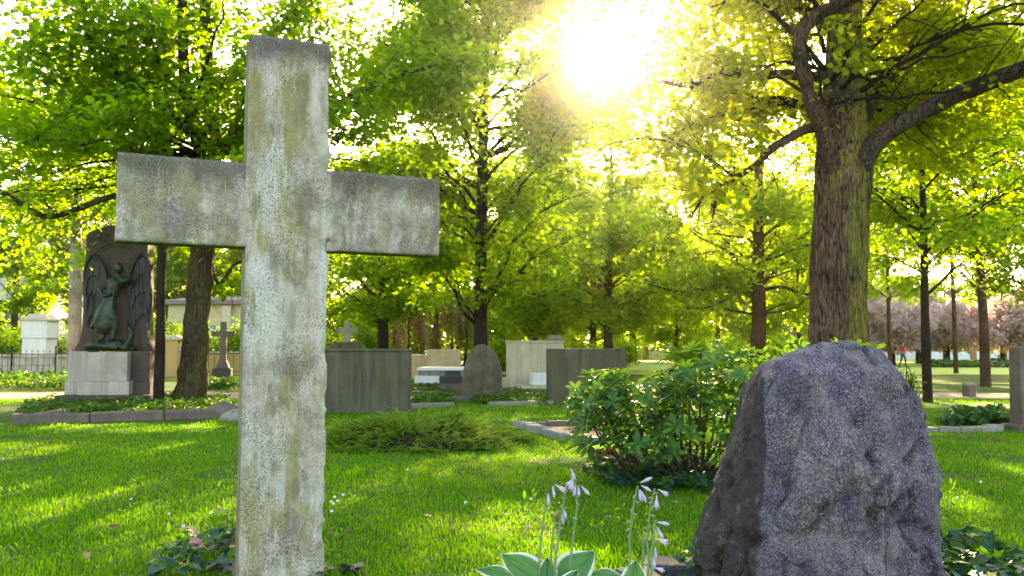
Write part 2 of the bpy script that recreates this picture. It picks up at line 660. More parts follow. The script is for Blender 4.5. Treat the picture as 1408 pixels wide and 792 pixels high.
def path_mat():
    m = Mat('gravel_path')
    col = m.mix(m.noise(3, 5), (.26, .19, .145), (.36, .28, .22))
    col = m.mix(.5, col, m.ramp(m.voro(60), [(0, .2), (1, .8)]), 'OVERLAY')
    m.bsdf(col, .95, m.bump(m.voro(60), .5, .01), .1)
    return m.mat


def wavy(y0, y1, x0, x1, n=40, a=.18, seed=1):
    lo = [(x0 + (x1 - x0) * i / n, y0 + a * mnoise.noise(Vector((i * .7, seed, 0)))) for i in range(n + 1)]
    hi = [(x0 + (x1 - x0) * i / n, y1 + a * mnoise.noise(Vector((i * .7, seed + 9, 0)))) for i in range(n + 1)]
    return lo + hi[::-1]


sheet('path', wavy(23.2, 26.3, -40, 16), .004, path_mat())
sheet('path', wavy(19.6, 21.6, 9.2, 40, seed=3), .006, path_mat())


def meadow_mat():
    m = Mat('dry_meadow')
    n = m.noise(.5, 6, .7)
    col = m.mix(m.ramp(n, [(.35, 0), (.65, 1)]), (.50, .55, .16), (.34, .46, .07))
    m.bsdf(col, .95, m.bump(m.noise(8, 5, .7), .8, .1), .1)
    return m.mat


sheet('field', wavy(44, 97, -2, 90, 60, 1.5, 4), .004, meadow_mat())

# ------------------------------------------------------------------ grass
rs = np.random.default_rng(3)


def grass():
    N = 300000
    d = 4.6 * (26 / 4.6) ** rs.uniform(0, 1, N) ** .9
    x = rs.uniform(-.84, .84, N) * d
    keep = np.ones(N, bool)
    # path and beds stay clear
    keep &= ~((d > 23.1) & (d < 26.4))
    keep &= ~((d > 15.5) & (d < 20.8) & (x < -5.6))
    bare = np.array([mnoise.noise(Vector((float(a) * .8, float(b) * .8, 7))) for a, b in zip(x, d)])
    keep &= ~((bare > .36) & (rs.uniform(0, 1, N) < .8))
    d, x = d[keep], x[keep]
    n = len(d)
    clump = np.array([mnoise.noise(Vector((float(a) * 1.3, float(b) * 1.3, 0))) for a, b in zip(x, d)])
    h = (.027 + .016 * clump) * rs.uniform(.4, 1.6, n) * (1 + d * .012)
    w = .0030 * (.6 + d * .12)
    az = rs.uniform(0, 2 * np.pi, n)
    lean = rs.uniform(.1, .9, n) * h
    dx, dy = np.cos(az), np.sin(az)
    sx, sy = -dy * w, dx * w
    z = np.zeros(n) - .004
    V = np.stack([
        np.stack([x - sx, d - sy, z], 1), np.stack([x + sx, d + sy, z], 1),
        np.stack([x + dx * lean * .35 + sx * .75, d + dy * lean * .35 + sy * .75, h * .6], 1),
        np.stack([x + dx * lean * .35 - sx * .75, d + dy * lean * .35 - sy * .75, h * .6], 1),
        np.stack([x + dx * lean, d + dy * lean, h], 1)], 1).reshape(-1, 3)
    o = (np.arange(n) * 5)[:, None]
    q = np.array([[0, 1, 2, 3]]) + o
    t = np.array([[3, 2, 4]]) + o
    me = np_mesh('grass', V, [q.astype(np.int32), t.astype(np.int32)])
    m = Mat('grass_blade')
    f = m.math('ADD', m.math('MULTIPLY', m.island(), .55), m.math('MULTIPLY', m.noise(.7, 4), .55), clamp=True)
    m.leafy(m.ramp(f, [(.1, (.020, .105, .004)), (.5, (.052, .185, .006)), (.85, (.125, .24, .015)), (1, (.28, .24, .07))]),
            m.ramp(f, [(.1, (.07, .32, .003)), (.5, (.20, .52, .005)), (.85, (.42, .60, .02)), (1, (.5, .45, .12))]), .5, .6, .08)
    tag(link('grass', me, m.mat), kind='stuff')


grass()


def weeds():
    """broad soft leaves that stand out of the lawn near the cross"""
    n = 2200
    d = rs.uniform(5.3, 9.5, n); x = rs.uniform(-.62, .62, n) * d
    k = np.array([mnoise.noise(Vector((a * .9, b * .9, 3))) for a, b in zip(x, d)]) > np.where(x < -1, -.1, .12)
    x, d = x[k], d[k]
    P = np.stack([x, d, rs.uniform(.01, .05, len(x))], 1)
    me = leaf_cloud('weeds', P, .07, T_LONG, rs, (.75, .4))
    tag(link('weeds', me, LEAF_W), kind='stuff')


LEAF_W = leaf_mat('leaf_weed', [(0, (.03, .10, .01)), (.5, (.06, .16, .02)), (1, (.11, .22, .03))],
                  [(0, (.08, .26, .01)), (.5, (.18, .42, .02)), (1, (.34, .5, .05))], .5)
weeds()


# ================================================================== STONE CROSS
def cross_mat():
    m = Mat('weathered_cross_stone')
    X, Y, Z = m.sep()
    base = m.mix(m.ramp(m.noise(6, 6, .7), [(.42, 0), (.58, 1)]), (.40, .335, .25), (.62, .55, .44))
    # pale vertical washes, strongest along the shaft's plain side
    st = m.noise(1.0, 7, .68, m.mapping((7, 2, 1.5), (1, 0, 3)))
    run = m.math('SUBTRACT', 1.0, m.math('MULTIPLY', m.math('ABSOLUTE', m.math('SUBTRACT', X, .115)), 9.0), clamp=True)
    run = m.math('MULTIPLY', run, .09)
    base = m.mix(m.math('MULTIPLY', m.ramp(m.math('ADD', st, run), [(.49, 0), (.61, 1)]), .75), base, (.74, .69, .61))
    # green algae in broad runs, thickest down the middle of the shaft
    al = m.noise(1.0, 7, .72, m.mapping((6, 2, 1.6), (8, 0, 1)))
    mid = m.math('SUBTRACT', 1.0, m.math('MULTIPLY', m.math('ABSOLUTE', m.math('SUBTRACT', X, .27)), 7.0), clamp=True)
    al = m.math('ADD', al, m.math('MULTIPLY', mid, .065))
    base = m.mix(m.math('MULTIPLY', m.ramp(al, [(.50, 0), (.61, 1)]), .78), base, (.30, .27, .055))
    # brown grey soiling
    so = m.noise(3.3, 7, .7, m.mapping((1.6, 1, .8), (3, 3, 8)))
    base = m.mix(m.math('MULTIPLY', m.ramp(so, [(.51, 0), (.62, 1)]), .55), base, (.14, .115, .095))
    # mottled grey brown grime on the arms
    arm = m.math('MULTIPLY', m.math('SUBTRACT', m.math('ABSOLUTE', m.math('SUBTRACT', X, .241)), .22), 12.0, clamp=True)
    gr = m.math('ADD', m.noise(4.2, 8, .78, m.mapping((1, 1, .9), (6, 1, 5))), m.math('MULTIPLY', m.noise(34, 5, .75), .35))
    base = m.mix(m.math('MULTIPLY', m.math('MULTIPLY', m.ramp(gr, [(.62, 0), (.74, 1)]), arm), .52), base, (.115, .095, .085))
    yg = m.ramp(m.noise(3.4, 6, .7, m.mapping((1, 1, .8), (2, 6, 9))), [(.51, 0), (.60, 1)])
    base = m.mix(m.math('MULTIPLY', m.math('MULTIPLY', yg, arm), .5), base, (.25, .235, .07))
    # dark crust below the upper edges
    e = m.attr('crust_tone')
    e2 = m.math('ADD', e, m.math('MULTIPLY', m.math('SUBTRACT', m.noise(1.0, 7, .75, m.mapping((14, 3, 5))), .5), 1.3))
    base = m.mix(m.math('MULTIPLY', m.ramp(e2, [(.16, 0), (.68, 1)]), .74), base, (.080, .064, .060))
    # lichen pits: black specks in clusters
    cl = m.ramp(m.noise(4.0, 5, .6, m.mapping((1, 1, .7), (2, 2, 2))), [(.47, 0), (.57, 1)])
    sp = m.ramp(m.noise(92, 4, .7), [(.535, 0), (.59, 1)])
    sp2 = m.ramp(m.noise(210, 3, .7), [(.52, 0), (.62, 1)])
    base = m.mix(m.math('MULTIPLY', sp2, .7), base, (.13, .105, .06))
    base = m.mix(m.math('MULTIPLY', m.math('MULTIPLY', sp, cl), .75), base, (.055, .048, .026))
    wh = m.ramp(m.noise(170, 3, .65, m.mapping((1, 1, 1), (9, 4, 2))), [(.56, 0), (.63, 1)])
    base = m.mix(m.math('MULTIPLY', wh, .32), base, (.74, .70, .63))
    # thin pale scratches
    sc = m.ramp(m.noise(1.0, 3, .5, m.mapping((55, 2, 1.6), (4, 0, 6))), [(.70, 0), (.73, 1)])
    base = m.mix(m.math('MULTIPLY', sc, .7), base, (.70, .69, .66))
    # round grey lichen spots near the head
    v = m.voro(5.5, 'F1', m.mapping((1, .2, 1), (.3, 0, .2)))
    base = m.mix(m.math('MULTIPLY', m.ramp(v, [(.085, 1), (.12, 0)]), .35), base, (.34, .40, .34))
    # fresh break where chips came off
    base = m.mix(m.math('MULTIPLY', m.attr('chip'), .85), base, (.60, .58, .55))
    # side faces carry thin moss
    base = m.mix(m.math('MULTIPLY', m.attr('side'), .7), base, (.15, .14, .06))
    h = m.math('ADD', m.math('MULTIPLY', m.noise(45, 6, .7), 1.0), m.math('MULTIPLY', sp, -.8))
    h = m.math('ADD', h, m.math('MULTIPLY', m.noise(7, 5, .6), 1.6))
    m.bsdf(base, .9, m.bump(h, .6, .010), .2)
    return m.mat


def build_cross():
    L, Rr, W, T = -.685, 1.184, .482, .155
    zt, za, zb, z0 = 3.19, 2.42, 1.93, -.35
    cell = .0125
    xs = np.arange(L, Rr + 1e-6, (Rr - L) / round((Rr - L) / cell))
    zs = np.arange(z0, zt + 1e-6, (zt - z0) / round((zt - z0) / cell))

    def snap(a, vals):
        for v in vals:
            a[np.argmin(abs(a - v))] = v
    snap(xs, (0, W)); snap(zs, (za, zb))
    nx, nz = len(xs), len(zs)
    ins = lambda x, z: (-1e-6 <= x <= W + 1e-6) or (zb - 1e-6 <= z <= za + 1e-6)
    idx = -np.ones((nx, nz), int)
    V = []; crust_tone = []; chip = []; side = []
    chips = [(W, 2.99, .055, .10), (W, 2.86, .05, .12), (W, 2.70, .038, .09), (W, 2.62, .03, .06), (W, za, .035, .05), (W, zb + .02, .055, .06), (W, zb - .35, .018, .2),
             (W, 1.36, .03, .07), (W, 1.30, .035, .04), (W, 1.05, .02, .06), (W, .92, .022, .05), (W, .62, .018, .05), (W, .40, .03, .05), (W, .27, .05, .06), (0, 3.19, .03, .03), (W, 3.19, .02, .03),
             (Rr, za, .014, .02), (L, za, .012, .02), (Rr, zb, .012, .02), (L, 2.2, .006, .02)]
    rim = []
    for i, x in enumerate(xs):
        for j, z in enumerate(zs):
            if not ins(x, z): continue
            shaft = 0 <= x <= W + 1e-6; arm = zb <= z <= za
            dl = []
            if arm and not shaft: dl = [za - z, z - zb, x - L if x < 0 else 9, Rr - x if x > W else 9]
            elif shaft and not arm: dl = [x, W - x, zt - z if z > za else 9]
            else: dl = [math.hypot(x - cx, z - cz) for cx in (0, W) for cz in (za, zb)]
            dmin = max(0, min(dl))
            p3 = Vector((x * 9, 0, z * 9))
            nr = .006 + .007 * abs(mnoise.noise(p3)) + .004 * mnoise.noise(p3 * 3)
            back = 0; ch = 0
            if dmin < nr: back = nr - math.sqrt(max(0, nr * nr - (nr - dmin) ** 2))
            xi, zi = 0, 0
            for cx, cz, r, hh in chips:
                q = math.hypot((x - cx) / r, (z - cz) / hh)
                q += .35 * mnoise.noise(Vector((x * 26, cz, z * 26)))
                if q < 1:
                    dpt = (1 - q) ** .7
                    back += dpt * r * .85
                    ch = max(ch, min(1, dpt * 1.3) * (.9 if cz in (2.99, .27, 1.30) else .25))
                    if abs(x - cx) < 1e-6: xi += -math.copysign(1, cx - W / 2) * dpt * r * .75 if cx in (0, W) else 0
            back += .0035 * mnoise.noise(p3 * .9) + .0018 * mnoise.noise(p3 * 3.3)
            # a narrow groove beside the shaft's plain edge
            if abs(x - .013) < .008 and z < zb: back += .003
            idx[i, j] = len(V)
            V.append((x + xi + (.0022 * mnoise.noise(p3 * 2) if dmin < 1e-6 else 0), min(back, T * .8), z))
            top = zt - z if (shaft and z > za) else (za - z if not shaft else 9)
            crust_tone.append(max(0, min(1, 1 - top / (.22 + .14 * mnoise.noise(Vector((x * 7, 3, 0)))))))
            if not shaft: crust_tone[-1] = max(crust_tone[-1], max(0, min(1, 1 - top / .5)) * .55 * (.6 + .6 * mnoise.noise(Vector((x * 5, 9, z)))) + .05)
            chip.append(ch); side.append(0)
    F = []
    for i in range(nx - 1):
        for j in range(nz - 1):
            cx, cz = (xs[i] + xs[i + 1]) / 2, (zs[j] + zs[j + 1]) / 2
            if ins(cx, cz):
                F.append((idx[i, j], idx[i + 1, j], idx[i + 1, j + 1], idx[i, j + 1]))
    # rim edges
    from collections import Counter
    E = Counter()
    for f in F:
        for a, b in zip(f, f[1:] + f[:1]): E[(a, b)] += 1
    bnd = [(a, b) for (a, b) in E if (b, a) not in E]
    nxt = dict(bnd)
    loop = [bnd[0][0]]
    while True:
        k = nxt[loop[-1]]
        if k == loop[0]: break
        loop.append(k)
    rings = [loop]
    for s in range(1, 7):
        y = T * s / 6
        ring = []
        for v in loop:
            x, yy, z = V[v]
            f = min(1, s / 3)
            ring.append(len(V))
            ny = .003 * mnoise.noise(Vector((x * 11, y * 30, z * 11)))
            V.append((x + ny, max(y, yy + .002 * s), z + ny))
            crust_tone.append(crust_tone[v] * .8); chip.append(0); side.append(1)
        rings.append(ring)
    for r1, r2 in zip(rings, rings[1:]):
        n = len(r1)
        for k in range(n):
            F.append((r1[(k + 1) % n], r1[k], r2[k], r2[(k + 1) % n]))
    # back sheet reuses the front grid's layout
    bk = {}
    for i in range(0, nx):
        for j in range(0, nz):
            if idx[i, j] >= 0:
                bk[(i, j)] = len(V); V.append((xs[i], T + .0015, zs[j])); crust_tone.append(0); chip.append(0); side.append(1)
    for i in range(nx - 1):
        for j in range(nz - 1):
            if ins((xs[i] + xs[i + 1]) / 2, (zs[j] + zs[j + 1]) / 2):
                F.append((bk[i, j], bk[i, j + 1], bk[i + 1, j + 1], bk[i + 1, j]))
    me = bpy.data.meshes.new('stone_cross')
    me.from_pydata(V, [], F)
    me.polygons.foreach_set('use_smooth', [True] * len(F))
    for nm, arr in (('crust_tone', crust_tone), ('chip', chip), ('side', side)):
        a = me.attributes.new(nm, 'FLOAT', 'POINT'); a.data.foreach_set('value', arr)
    me.materials.append(cross_mat())
    me.update()
    o = link('stone_cross', me, None, None, (-1.535, 5.0, 0), (0, 0, .4306))
    tag(o, 'tall weathered stone cross with green algae and chipped edge standing in front', 'cross')


build_cross()


# ================================================================== BOULDER
def boulder_mat():
    m = Mat('rough_granite')
    c = m.mix(m.ramp(m.noise(4.5, 7, .72), [(.43, 0), (.57, 1)]), (.12, .098, .115), (.285, .245, .262))
    c = m.mix(m.math('MULTIPLY', m.ramp(m.noise(2.6, 6, .7, m.mapping((1.2, 1, .7), (4, 2, 1))), [(.46, 0), (.56, 1)]), .78), c, (.085, .052, .130))
    c = m.mix(m.math('MULTIPLY', m.attr('pit'), .75), c, (.030, .026, .030))
    c = m.mix(m.math('MULTIPLY', m.attr('crust_tone'), .80), c, (.050, .038, .030))
    sp = m.ramp(m.noise(92, 5, .8), [(.50, 0), (.58, 1)])
    amt = m.math('SUBTRACT', .66, m.math('MULTIPLY', m.attr('crust_tone'), .60))
    big = m.ramp(m.noise(3.4, 5, .6, m.mapping((1, 1, 1), (7, 7, 1))), [(.42, .35), (.58, 1)])
    c = m.mix(m.math('MULTIPLY', m.math('MULTIPLY', sp, amt), big), c, (.66, .60, .58))
    dk = m.ramp(m.noise(105, 4, .75, m.mapping((1, 1, 1), (5, 5, 5))), [(.53, 0), (.59, 1)])
    c = m.mix(m.math('MULTIPLY', dk, .85), c, (.018, .016, .02))
    li = m.ramp(m.noise(11, 5, .65, m.mapping((1, 1, 1), (1, 8, 3))), [(.60, 0), (.66, 1)])
    c = m.mix(m.math('MULTIPLY', li, .45), c, (.27, .27, .18))
    h = m.math('ADD', m.math('MULTIPLY', m.noise(24, 8, .8), 1.0), m.math('MULTIPLY', m.noise(85, 4, .7), .45))
    m.bsdf(c, .8, m.bump(h, .9, .035), .25)
    return m.mat


def build_boulder():
    pts = [pix(*p) for p in [
        (1050, 522, 4.62), (1046, 600, 4.58), (1044, 700, 4.56), (1038, 860, 4.55),
        (1226, 510, 4.85), (1257, 535, 4.85), (1278, 572, 4.85), (1289, 630, 4.85), (1298, 668, 4.85), (1297, 730, 4.85), (1297, 860, 4.85),
        (1150, 575, 4.56), (1150, 700, 4.50), (1160, 860, 4.50), (1235, 700, 4.62), (1240, 860, 4.62), (1230, 590, 4.68),
        (1078, 490, 4.82), (1115, 468, 4.86), (1150, 463, 4.92), (1172, 472, 4.92), (1204, 488, 4.95),
        (1042, 508, 4.95), (1052, 503, 4.85), (1110, 515, 4.63), (1190, 512, 4.68),
        (1018, 545, 5.05), (1003, 590, 5.12), (985, 640, 5.2), (966, 690, 5.22), (957, 735, 5.22), (956, 860, 5.22),
        (1255, 565, 5.3), (1283, 640, 5.35), (1290, 860, 5.35), (1140, 484, 5.2), (1060, 860, 5.5), (1060, 560, 5.45)]]
    org = Vector((pts[0].x + .25, 4.9, 0))
    bm = bmesh.new()
    for p in pts: bm.verts.new(p - org)
    r = bmesh.ops.convex_hull(bm, input=list(bm.verts))
    bmesh.ops.delete(bm, geom=[v for v in bm.verts if not v.link_faces], context='VERTS')
    bm.verts.index_update()
    mb = MB(); mb.add([v.co for v in bm.verts], [[v.index for v in f.verts] for f in bm.faces])
    bm.free()
    me = remeshed(mb, 'granite_boulder', .0105, boulder_mat(), soft=28)
    n = len(me.vertices)
    co = np.zeros(n * 3); me.vertices.foreach_get('co', co); co = co.reshape(-1, 3)
    no = np.zeros(n * 3); me.vertices.foreach_get('normal', no); no = no.reshape(-1, 3)
    disp = np.zeros(n); cr = np.zeros(n); pit = np.zeros(n)
    for i in range(n):
        p = Vector(co[i])
        w = Vector(nvec(p * 3.0))
        big = mnoise.noise(p * 2.3 + Vector((3, 1, 7)))
        mid = mnoise.ridged_multi_fractal(p * 2.6 + w * .25 + Vector((1, 5, 2)), 1.0, 2.1, 5, 1.0, 2.0)
        q = Vector((p.x, p.y, p.z * .8)) + w * .09
        vd = mnoise.voronoi(q * 4.6)[0]
        facet = mnoise.voronoi(q * 4.6)[1][0]
        tilt = (q * 4.6 - facet).dot(Vector((math.sin(facet.x * 5), .2, math.cos(facet.z * 7))))
        crack = max(0, 1 - (vd[1] - vd[0]) / .085)
        vd2 = mnoise.voronoi(p * 13 + w * .5)[0]
        tone = mnoise.noise(p * 2.7 + Vector((9, 9, 1)))
        hole = max(0, mnoise.noise(p * 7.5 + w) - .28) * 2.2
        cm = max(0, tone + .10)
        disp[i] = .022 * big + .020 * (mid - 1.1) + .044 * tilt * (.4 + cm) - .075 * crack * cm - .055 * hole + .012 * (vd2[0] - .35) + .009 * mnoise.noise(p * 24) + .005 * mnoise.noise(p * 52)
        disp[i] *= 1 - .65 * max(0, min(1, no[i][2] * 1.6))
        pit[i] = min(1, crack * cm * 2.2 + hole * 1.6)
        cr[i] = min(1, max(0, (-no[i][0] - .35) * 3)) * (1 if no[i][2] < .6 else .3)  # faces turned towards minus x get a darker brown tone
    a = me.attributes.new('pit', 'FLOAT', 'POINT'); a.data.foreach_set('value', pit)
    co += no * disp[:, None]
    for i in range(n):
        q = Vector(co[i])
        co[i] += np.array(nvec(q * 2.4 + Vector((4, 2, 8)))) * .045 + np.array(nvec(q * 7 + Vector((1, 2, 3)))) * .014
    me.vertices.foreach_set('co', co.ravel())
    a = me.attributes.new('crust_tone', 'FLOAT', 'POINT'); a.data.foreach_set('value', cr)
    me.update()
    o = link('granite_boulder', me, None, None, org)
    tag(o, 'huge rough grey and purple granite boulder used as a headstone', 'boulder headstone')


build_boulder()

# ================================================================== GRAVES
ST_DARK = stone_mat('dark_slab_stone', (.080, .072, .045), (.125, .112, .072), (.03, .027, .017), (.10, .10, .03), .7, 1.0, .25, .3, light=(.19, .175, .125))
ST_GREY = stone_mat('grey_stone', (.22, .20, .17), (.34, .31, .27), (.08, .07, .055), (.12, .13, .05), .5)
ST_PALE = stone_mat('pale_limestone', (.50, .42, .31), (.62, .53, .42), (.26, .20, .13), None, .45)
ST_SAND = stone_mat('sandstone', (.52, .38, .24), (.64, .50, .34), (.28, .19, .11), None, .4)
ST_WHITE = stone_mat('white_marble', (.68, .67, .68), (.78, .77, .76), (.45, .42, .40), None, .3, 1.0, .12)
ST_BLACK = stone_mat('black_granite', (.022, .022, .026), (.04, .04, .045), None, None, .3, 1.0, .3, .12, rough=.35)
ST_BROWN = stone_mat('brown_stone', (.13, .095, .075), (.21, .16, .13), (.05, .038, .03), (.09, .085, .035), .5)
ST_PINK = stone_mat('pink_stone', (.36, .24, .20), (.48, .34, .29), (.20, .13, .10), None, .4)
IRON = flat_mat('dark_iron', (.025, .025, .03), .5, .6)
SOIL = flat_mat('dark_soil', (.045, .03, .022), .95, 0, .5, 25)

# --- big dark slab behind the juniper
d = 18.6
t = thing('slab_headstone', 'wide dark mossy slab headstone behind the low juniper', 'headstone', (gx(489, d), d, 0), -.05)
mb = MB(); mb.box((0, 0, -.1), (2.36, .34, 1.37), bev=.02); mb.build('slab', ST_DARK, t)
mb = MB(); mb.box((0, 0, 1.272), (2.40, .40, .055), bev=.015); mb.build('coping', ST_DARK, t)
mb = MB(); mb.box((0, 0, -.1), (2.6, .6, .17), bev=.02); mb.build('plinth', ST_DARK, t)

# --- second dark slab
d = 21.6
t = thing('slab_headstone', 'dark slab headstone with dappled end beside the rhododendron', 'headstone', (gx(806, d), d, 0), .16)
mb = MB(); mb.box((0, 0, -.1), (1.93, .50, 1.43), bev=.02); mb.build('slab', ST_DARK, t)
mb = MB(); mb.box((0, 0, -.1), (2.02, .60, .2), bev=.02); mb.build('plinth', ST_DARK, t)

# --- arched rough stone
d = 23.0
t = thing('arched_headstone', 'rough arched boulder headstone with a leafy ground cover before it', 'headstone', (gx(662, d), d, 0))
out = [(-.62, -.1), (-.60, .12), (-.53, .42), (-.46, .72), (-.40, 1.0), (-.30, 1.24), (-.14, 1.40), (.04, 1.43), (.2, 1.36), (.36, 1.22), (.47, 1.02), (.53, .72), (.55, .35), (.56, -.1)]
mb = MB(); mb.prism(out, -.28, .16)
me = remeshed(mb, 'stone', .03, ST_BROWN)
for v in me.vertices:
    q = v.co.copy(); v.co += v.normal * (.035 * mnoise.noise(q * 3.2) + .016 * mnoise.noise(q * 9))
me.materials.clear(); me.materials.append(stone_mat('arched_stone', (.10, .082, .055), (.17, .14, .09), (.03, .025, .02), (.075, .085, .03), .5, 1.0, .3, .6, mossamt=.8))
link('stone', me, None, t)
mb = MB(); mb.box((-.16, -.36, -.1), (1.4, .5, .2), bev=.04, rz=.1); mb.build('footing', ST_BROWN, t)

# --- pale wall tomb
d = 30.5
t = thing('wall_tomb', 'wide cream limestone wall tomb with a lit end face and low steps', 'tomb', (gx(735, d), d, 0), .22)
mb = MB(); mb.box((0, 0, 0), (1.95, .42, 1.52), bev=.015); mb.build('wall_slab', ST_PALE, t)
mb = MB(); mb.box((0, 0, 1.522), (2.02, .50, .07), bev=.015); mb.build('coping', ST_PALE, t)
mb = MB(); mb.box((-.72, -.42, -.05), (.70, .38, .23), bev=.015); mb.build('step', ST_PALE, t)
mb = MB(); mb.box((-.98, -.30, -.05), (.42, .55, .38), bev=.015); mb.build('step', ST_PALE, t)
d = 29.4
t = thing('grave_box', 'small white marble grave box on a flat slab before the cream tomb', 'grave', (gx(742, d), d, 0), .2)
mb = MB(); mb.box((0, 0, .10), (.62, .5, .40), bev=.02, top=(.96, .96)); mb.build('chest', ST_WHITE, t)
mb = MB(); mb.box((-.15, 0, -.05), (1.15, .9, .14), bev=.015); mb.build('base_slab', ST_PALE, t)

# --- black topped pillar behind it
d = 36
t = thing('pillar_headstone', 'short black stone pillar with a domed grey cap behind the cream tomb', 'headstone', (gx(763, d), d, 0))
mb = MB(); mb.box((0, 0, -.1), (.60, .5, 1.75), bev=.015); mb.build('shaft', ST_BLACK, t)
mb = MB(); mb.box((0, 0, 1.652), (.66, .56, .09), bev=.01); mb.box((0, 0, 1.742), (.62, .52, .13), bev=.01, top=(.55, .55)); mb.build('cap', ST_GREY, t)

# --- ledger tomb, beige headstones
d = 31
t = thing('headstone', 'beige block headstone standing behind the white ledger tomb', 'headstone', (gx(610, d), d, 0), .1)
mb = MB(); mb.box((0, 0, -.05), (1.2, .3, 1.34), bev=.03); mb.build('stone', ST_SAND, t)
mb = MB(); mb.box((0, -.02, -.05), (1.36, .46, .3), bev=.02); mb.build('plinth', ST_SAND, t)
d = 32
t = thing('headstone', 'small low beige headstone with pale rim beside the dark slab', 'headstone', (gx(577, d), d, 0), .1)
mb = MB(); mb.box((0, 0, -.05), (.74, .2, 1.10), bev=.015); mb.build('stone', ST_SAND, t)
mb = MB()
mb.box((0, 0, 1.052), (.82, .26, .05), bev=.01); mb.box((-.395, 0, .0), (.05, .26, 1.05), bev=.01); mb.build('rim', ST_WHITE, t)
mb = MB(); mb.box((0, 0, -.05), (.95, .5, .16), bev=.015); mb.build('plinth', ST_SAND, t)
d = 28.2
t = thing('ledger_tomb', 'white and black stone ledger tomb in stepped layers', 'tomb', (gx(612, d), d, 0), -.12)
mb = MB(); mb.box((0, 0, -.05), (1.75, 1.5, .27), bev=.015); mb.build('base_slab', ST_BROWN, t)
mb = MB(); mb.box((-.1, .1, .222), (1.55, 1.25, .24), bev=.02); mb.build('lower_course', ST_WHITE, t)
mb = MB(); mb.box((.30, -.555, .226), (.72, .06, .23), bev=.005); mb.build('black_panel', ST_BLACK, t)
mb = MB(); mb.box((-.02, .1, .464), (1.5, 1.2, .16), bev=.02); mb.build('upper_course', ST_GREY, t)
mb = MB(); mb.box((-.02, .1, .626), (1.6, 1.3, .10), bev=.03, top=(.95, .95)); mb.build('lid', ST_WHITE, t)
mb = MB(); mb.box((.36, -.53, .466), (.5, .05, .15), bev=.004); mb.build('black_panel', ST_BLACK, t)

# --- small cross on dark plinth behind the big slab
d = 27
t = thing('cross_headstone', 'small grey stone cross on a dark plinth behind the wide slab', 'cross', (gx(478, d), d, 0), .05)
mb = MB()
mb.box((0, 0, 1.72 - .2), (.19, .15, .62), bev=.012); mb.build('upright', ST_GREY, t)
mb = MB(); mb.box((0, -.002, 1.79), (.64, .16, .17), bev=.012); mb.build('crossbar', ST_GREY, t)
mb = MB(); mb.box((0, 0, -.1), (1.2, .6, 1.42), bev=.02); mb.box((0, 0, 1.322), (1.1, .5, .2), bev=.015, top=(.72, .7)); mb.build('plinth', ST_DARK, t)

# --- headstone at the frame edge and the flat one behind it
d = 14.4
t = thing('headstone', 'tall dark brown headstone cut by the picture border, beside the round kerb', 'headstone', (gx(1416, d), d, 0), .05)
mb = MB(); mb.box((0, 0, -.1), (.62, .35, 1.47), bev=.03, top=(.94, .9)); mb.build('stone', ST_BROWN, t)
mb = MB(); mb.box((0, .02, -.1), (.8, .5, .2), bev=.02); mb.build('footing', ST_BROWN, t)
d = 15.6
t = thing('grave_tablet', 'thin low dark tablet standing close behind the tall brown headstone', 'headstone', (gx(1398, d), d, 0), .9)
mb = MB(); mb.box((0, 0, -.05), (.42, .12, .98), bev=.012); mb.build('tablet', ST_DARK, t)
mb = MB(); mb.box((0, 0, -.05), (.5, .24, .15), bev=.012); mb.build('footing', ST_DARK, t)
d = 24.2
t = thing('grave_post', 'small square grey stone post alone on the sunlit lawn', 'grave marker', (gx(1329, d), d, 0), .3)
mb = MB(); mb.box((0, 0, -.05), (.26, .24, .36), bev=.02); mb.build('post', ST_BROWN, t)
mb = MB(); mb.box((0, 0, .312), (.30, .28, .07), bev=.02, top=(.7, .7)); mb.build('cap', ST_GREY, t)
d = 15.4
t = thing('grave_post', 'short pinkish stone post half hidden by the rhododendron', 'grave marker', (gx(841, d), d, 0), .2)
mb = MB(); mb.box((0, 0, -.05), (.27, .25, .42), bev=.02, top=(.9, .9)); mb.build('post', ST_PINK, t)
mb = MB(); mb.box((0, 0, -.05), (.40, .36, .1), bev=.02); mb.build('footing', ST_PINK, t)


# ------------------------------------------------------------------ kerbs
def stone_piece(mat, size, seed):
    mb = MB(); mb.box((0, 0, 0), size, bev=min(size) * .18)
    me = mb.mesh('kerb_stone', mat)
    bm = bmesh.new(); bm.from_mesh(me)
    bmesh.ops.subdivide_edges(bm, edges=[e for e in bm.edges if e.calc_length() > .15], cuts=3)
    for v in bm.verts:
        q = v.co + Vector((seed * 3.1, 0, 0))
        v.co += Vector(nvec(q * 5)) * size[2] * .09
    bm.to_mesh(me); bm.free()
    return me


def kerb(t, a, b, mat, w, h, lens, seed=0, z=-.05):
    """a row of kerb stones, each a part, from a to b in the thing's frame"""
    a, b = Vector((*a, 0)), Vector((*b, 0))
    L = (b - a).length
    n = max(1, round(L / lens))
    ang = math.atan2(b.y - a.y, b.x - a.x)
    variants = [stone_piece(mat, (L / n - .012, w, h), seed + k) for k in range(min(n, 3))]
    for k in range(n):
        p = a + (b - a) * ((k + .5) / n)
        o = link('kerb_stone', variants[k % len(variants)], None, t, (p.x, p.y, z + R.uniform(-.012, .008)), (R.uniform(-.02, .02), R.uniform(-.012, .012), ang + R.uniform(-.015, .015)))


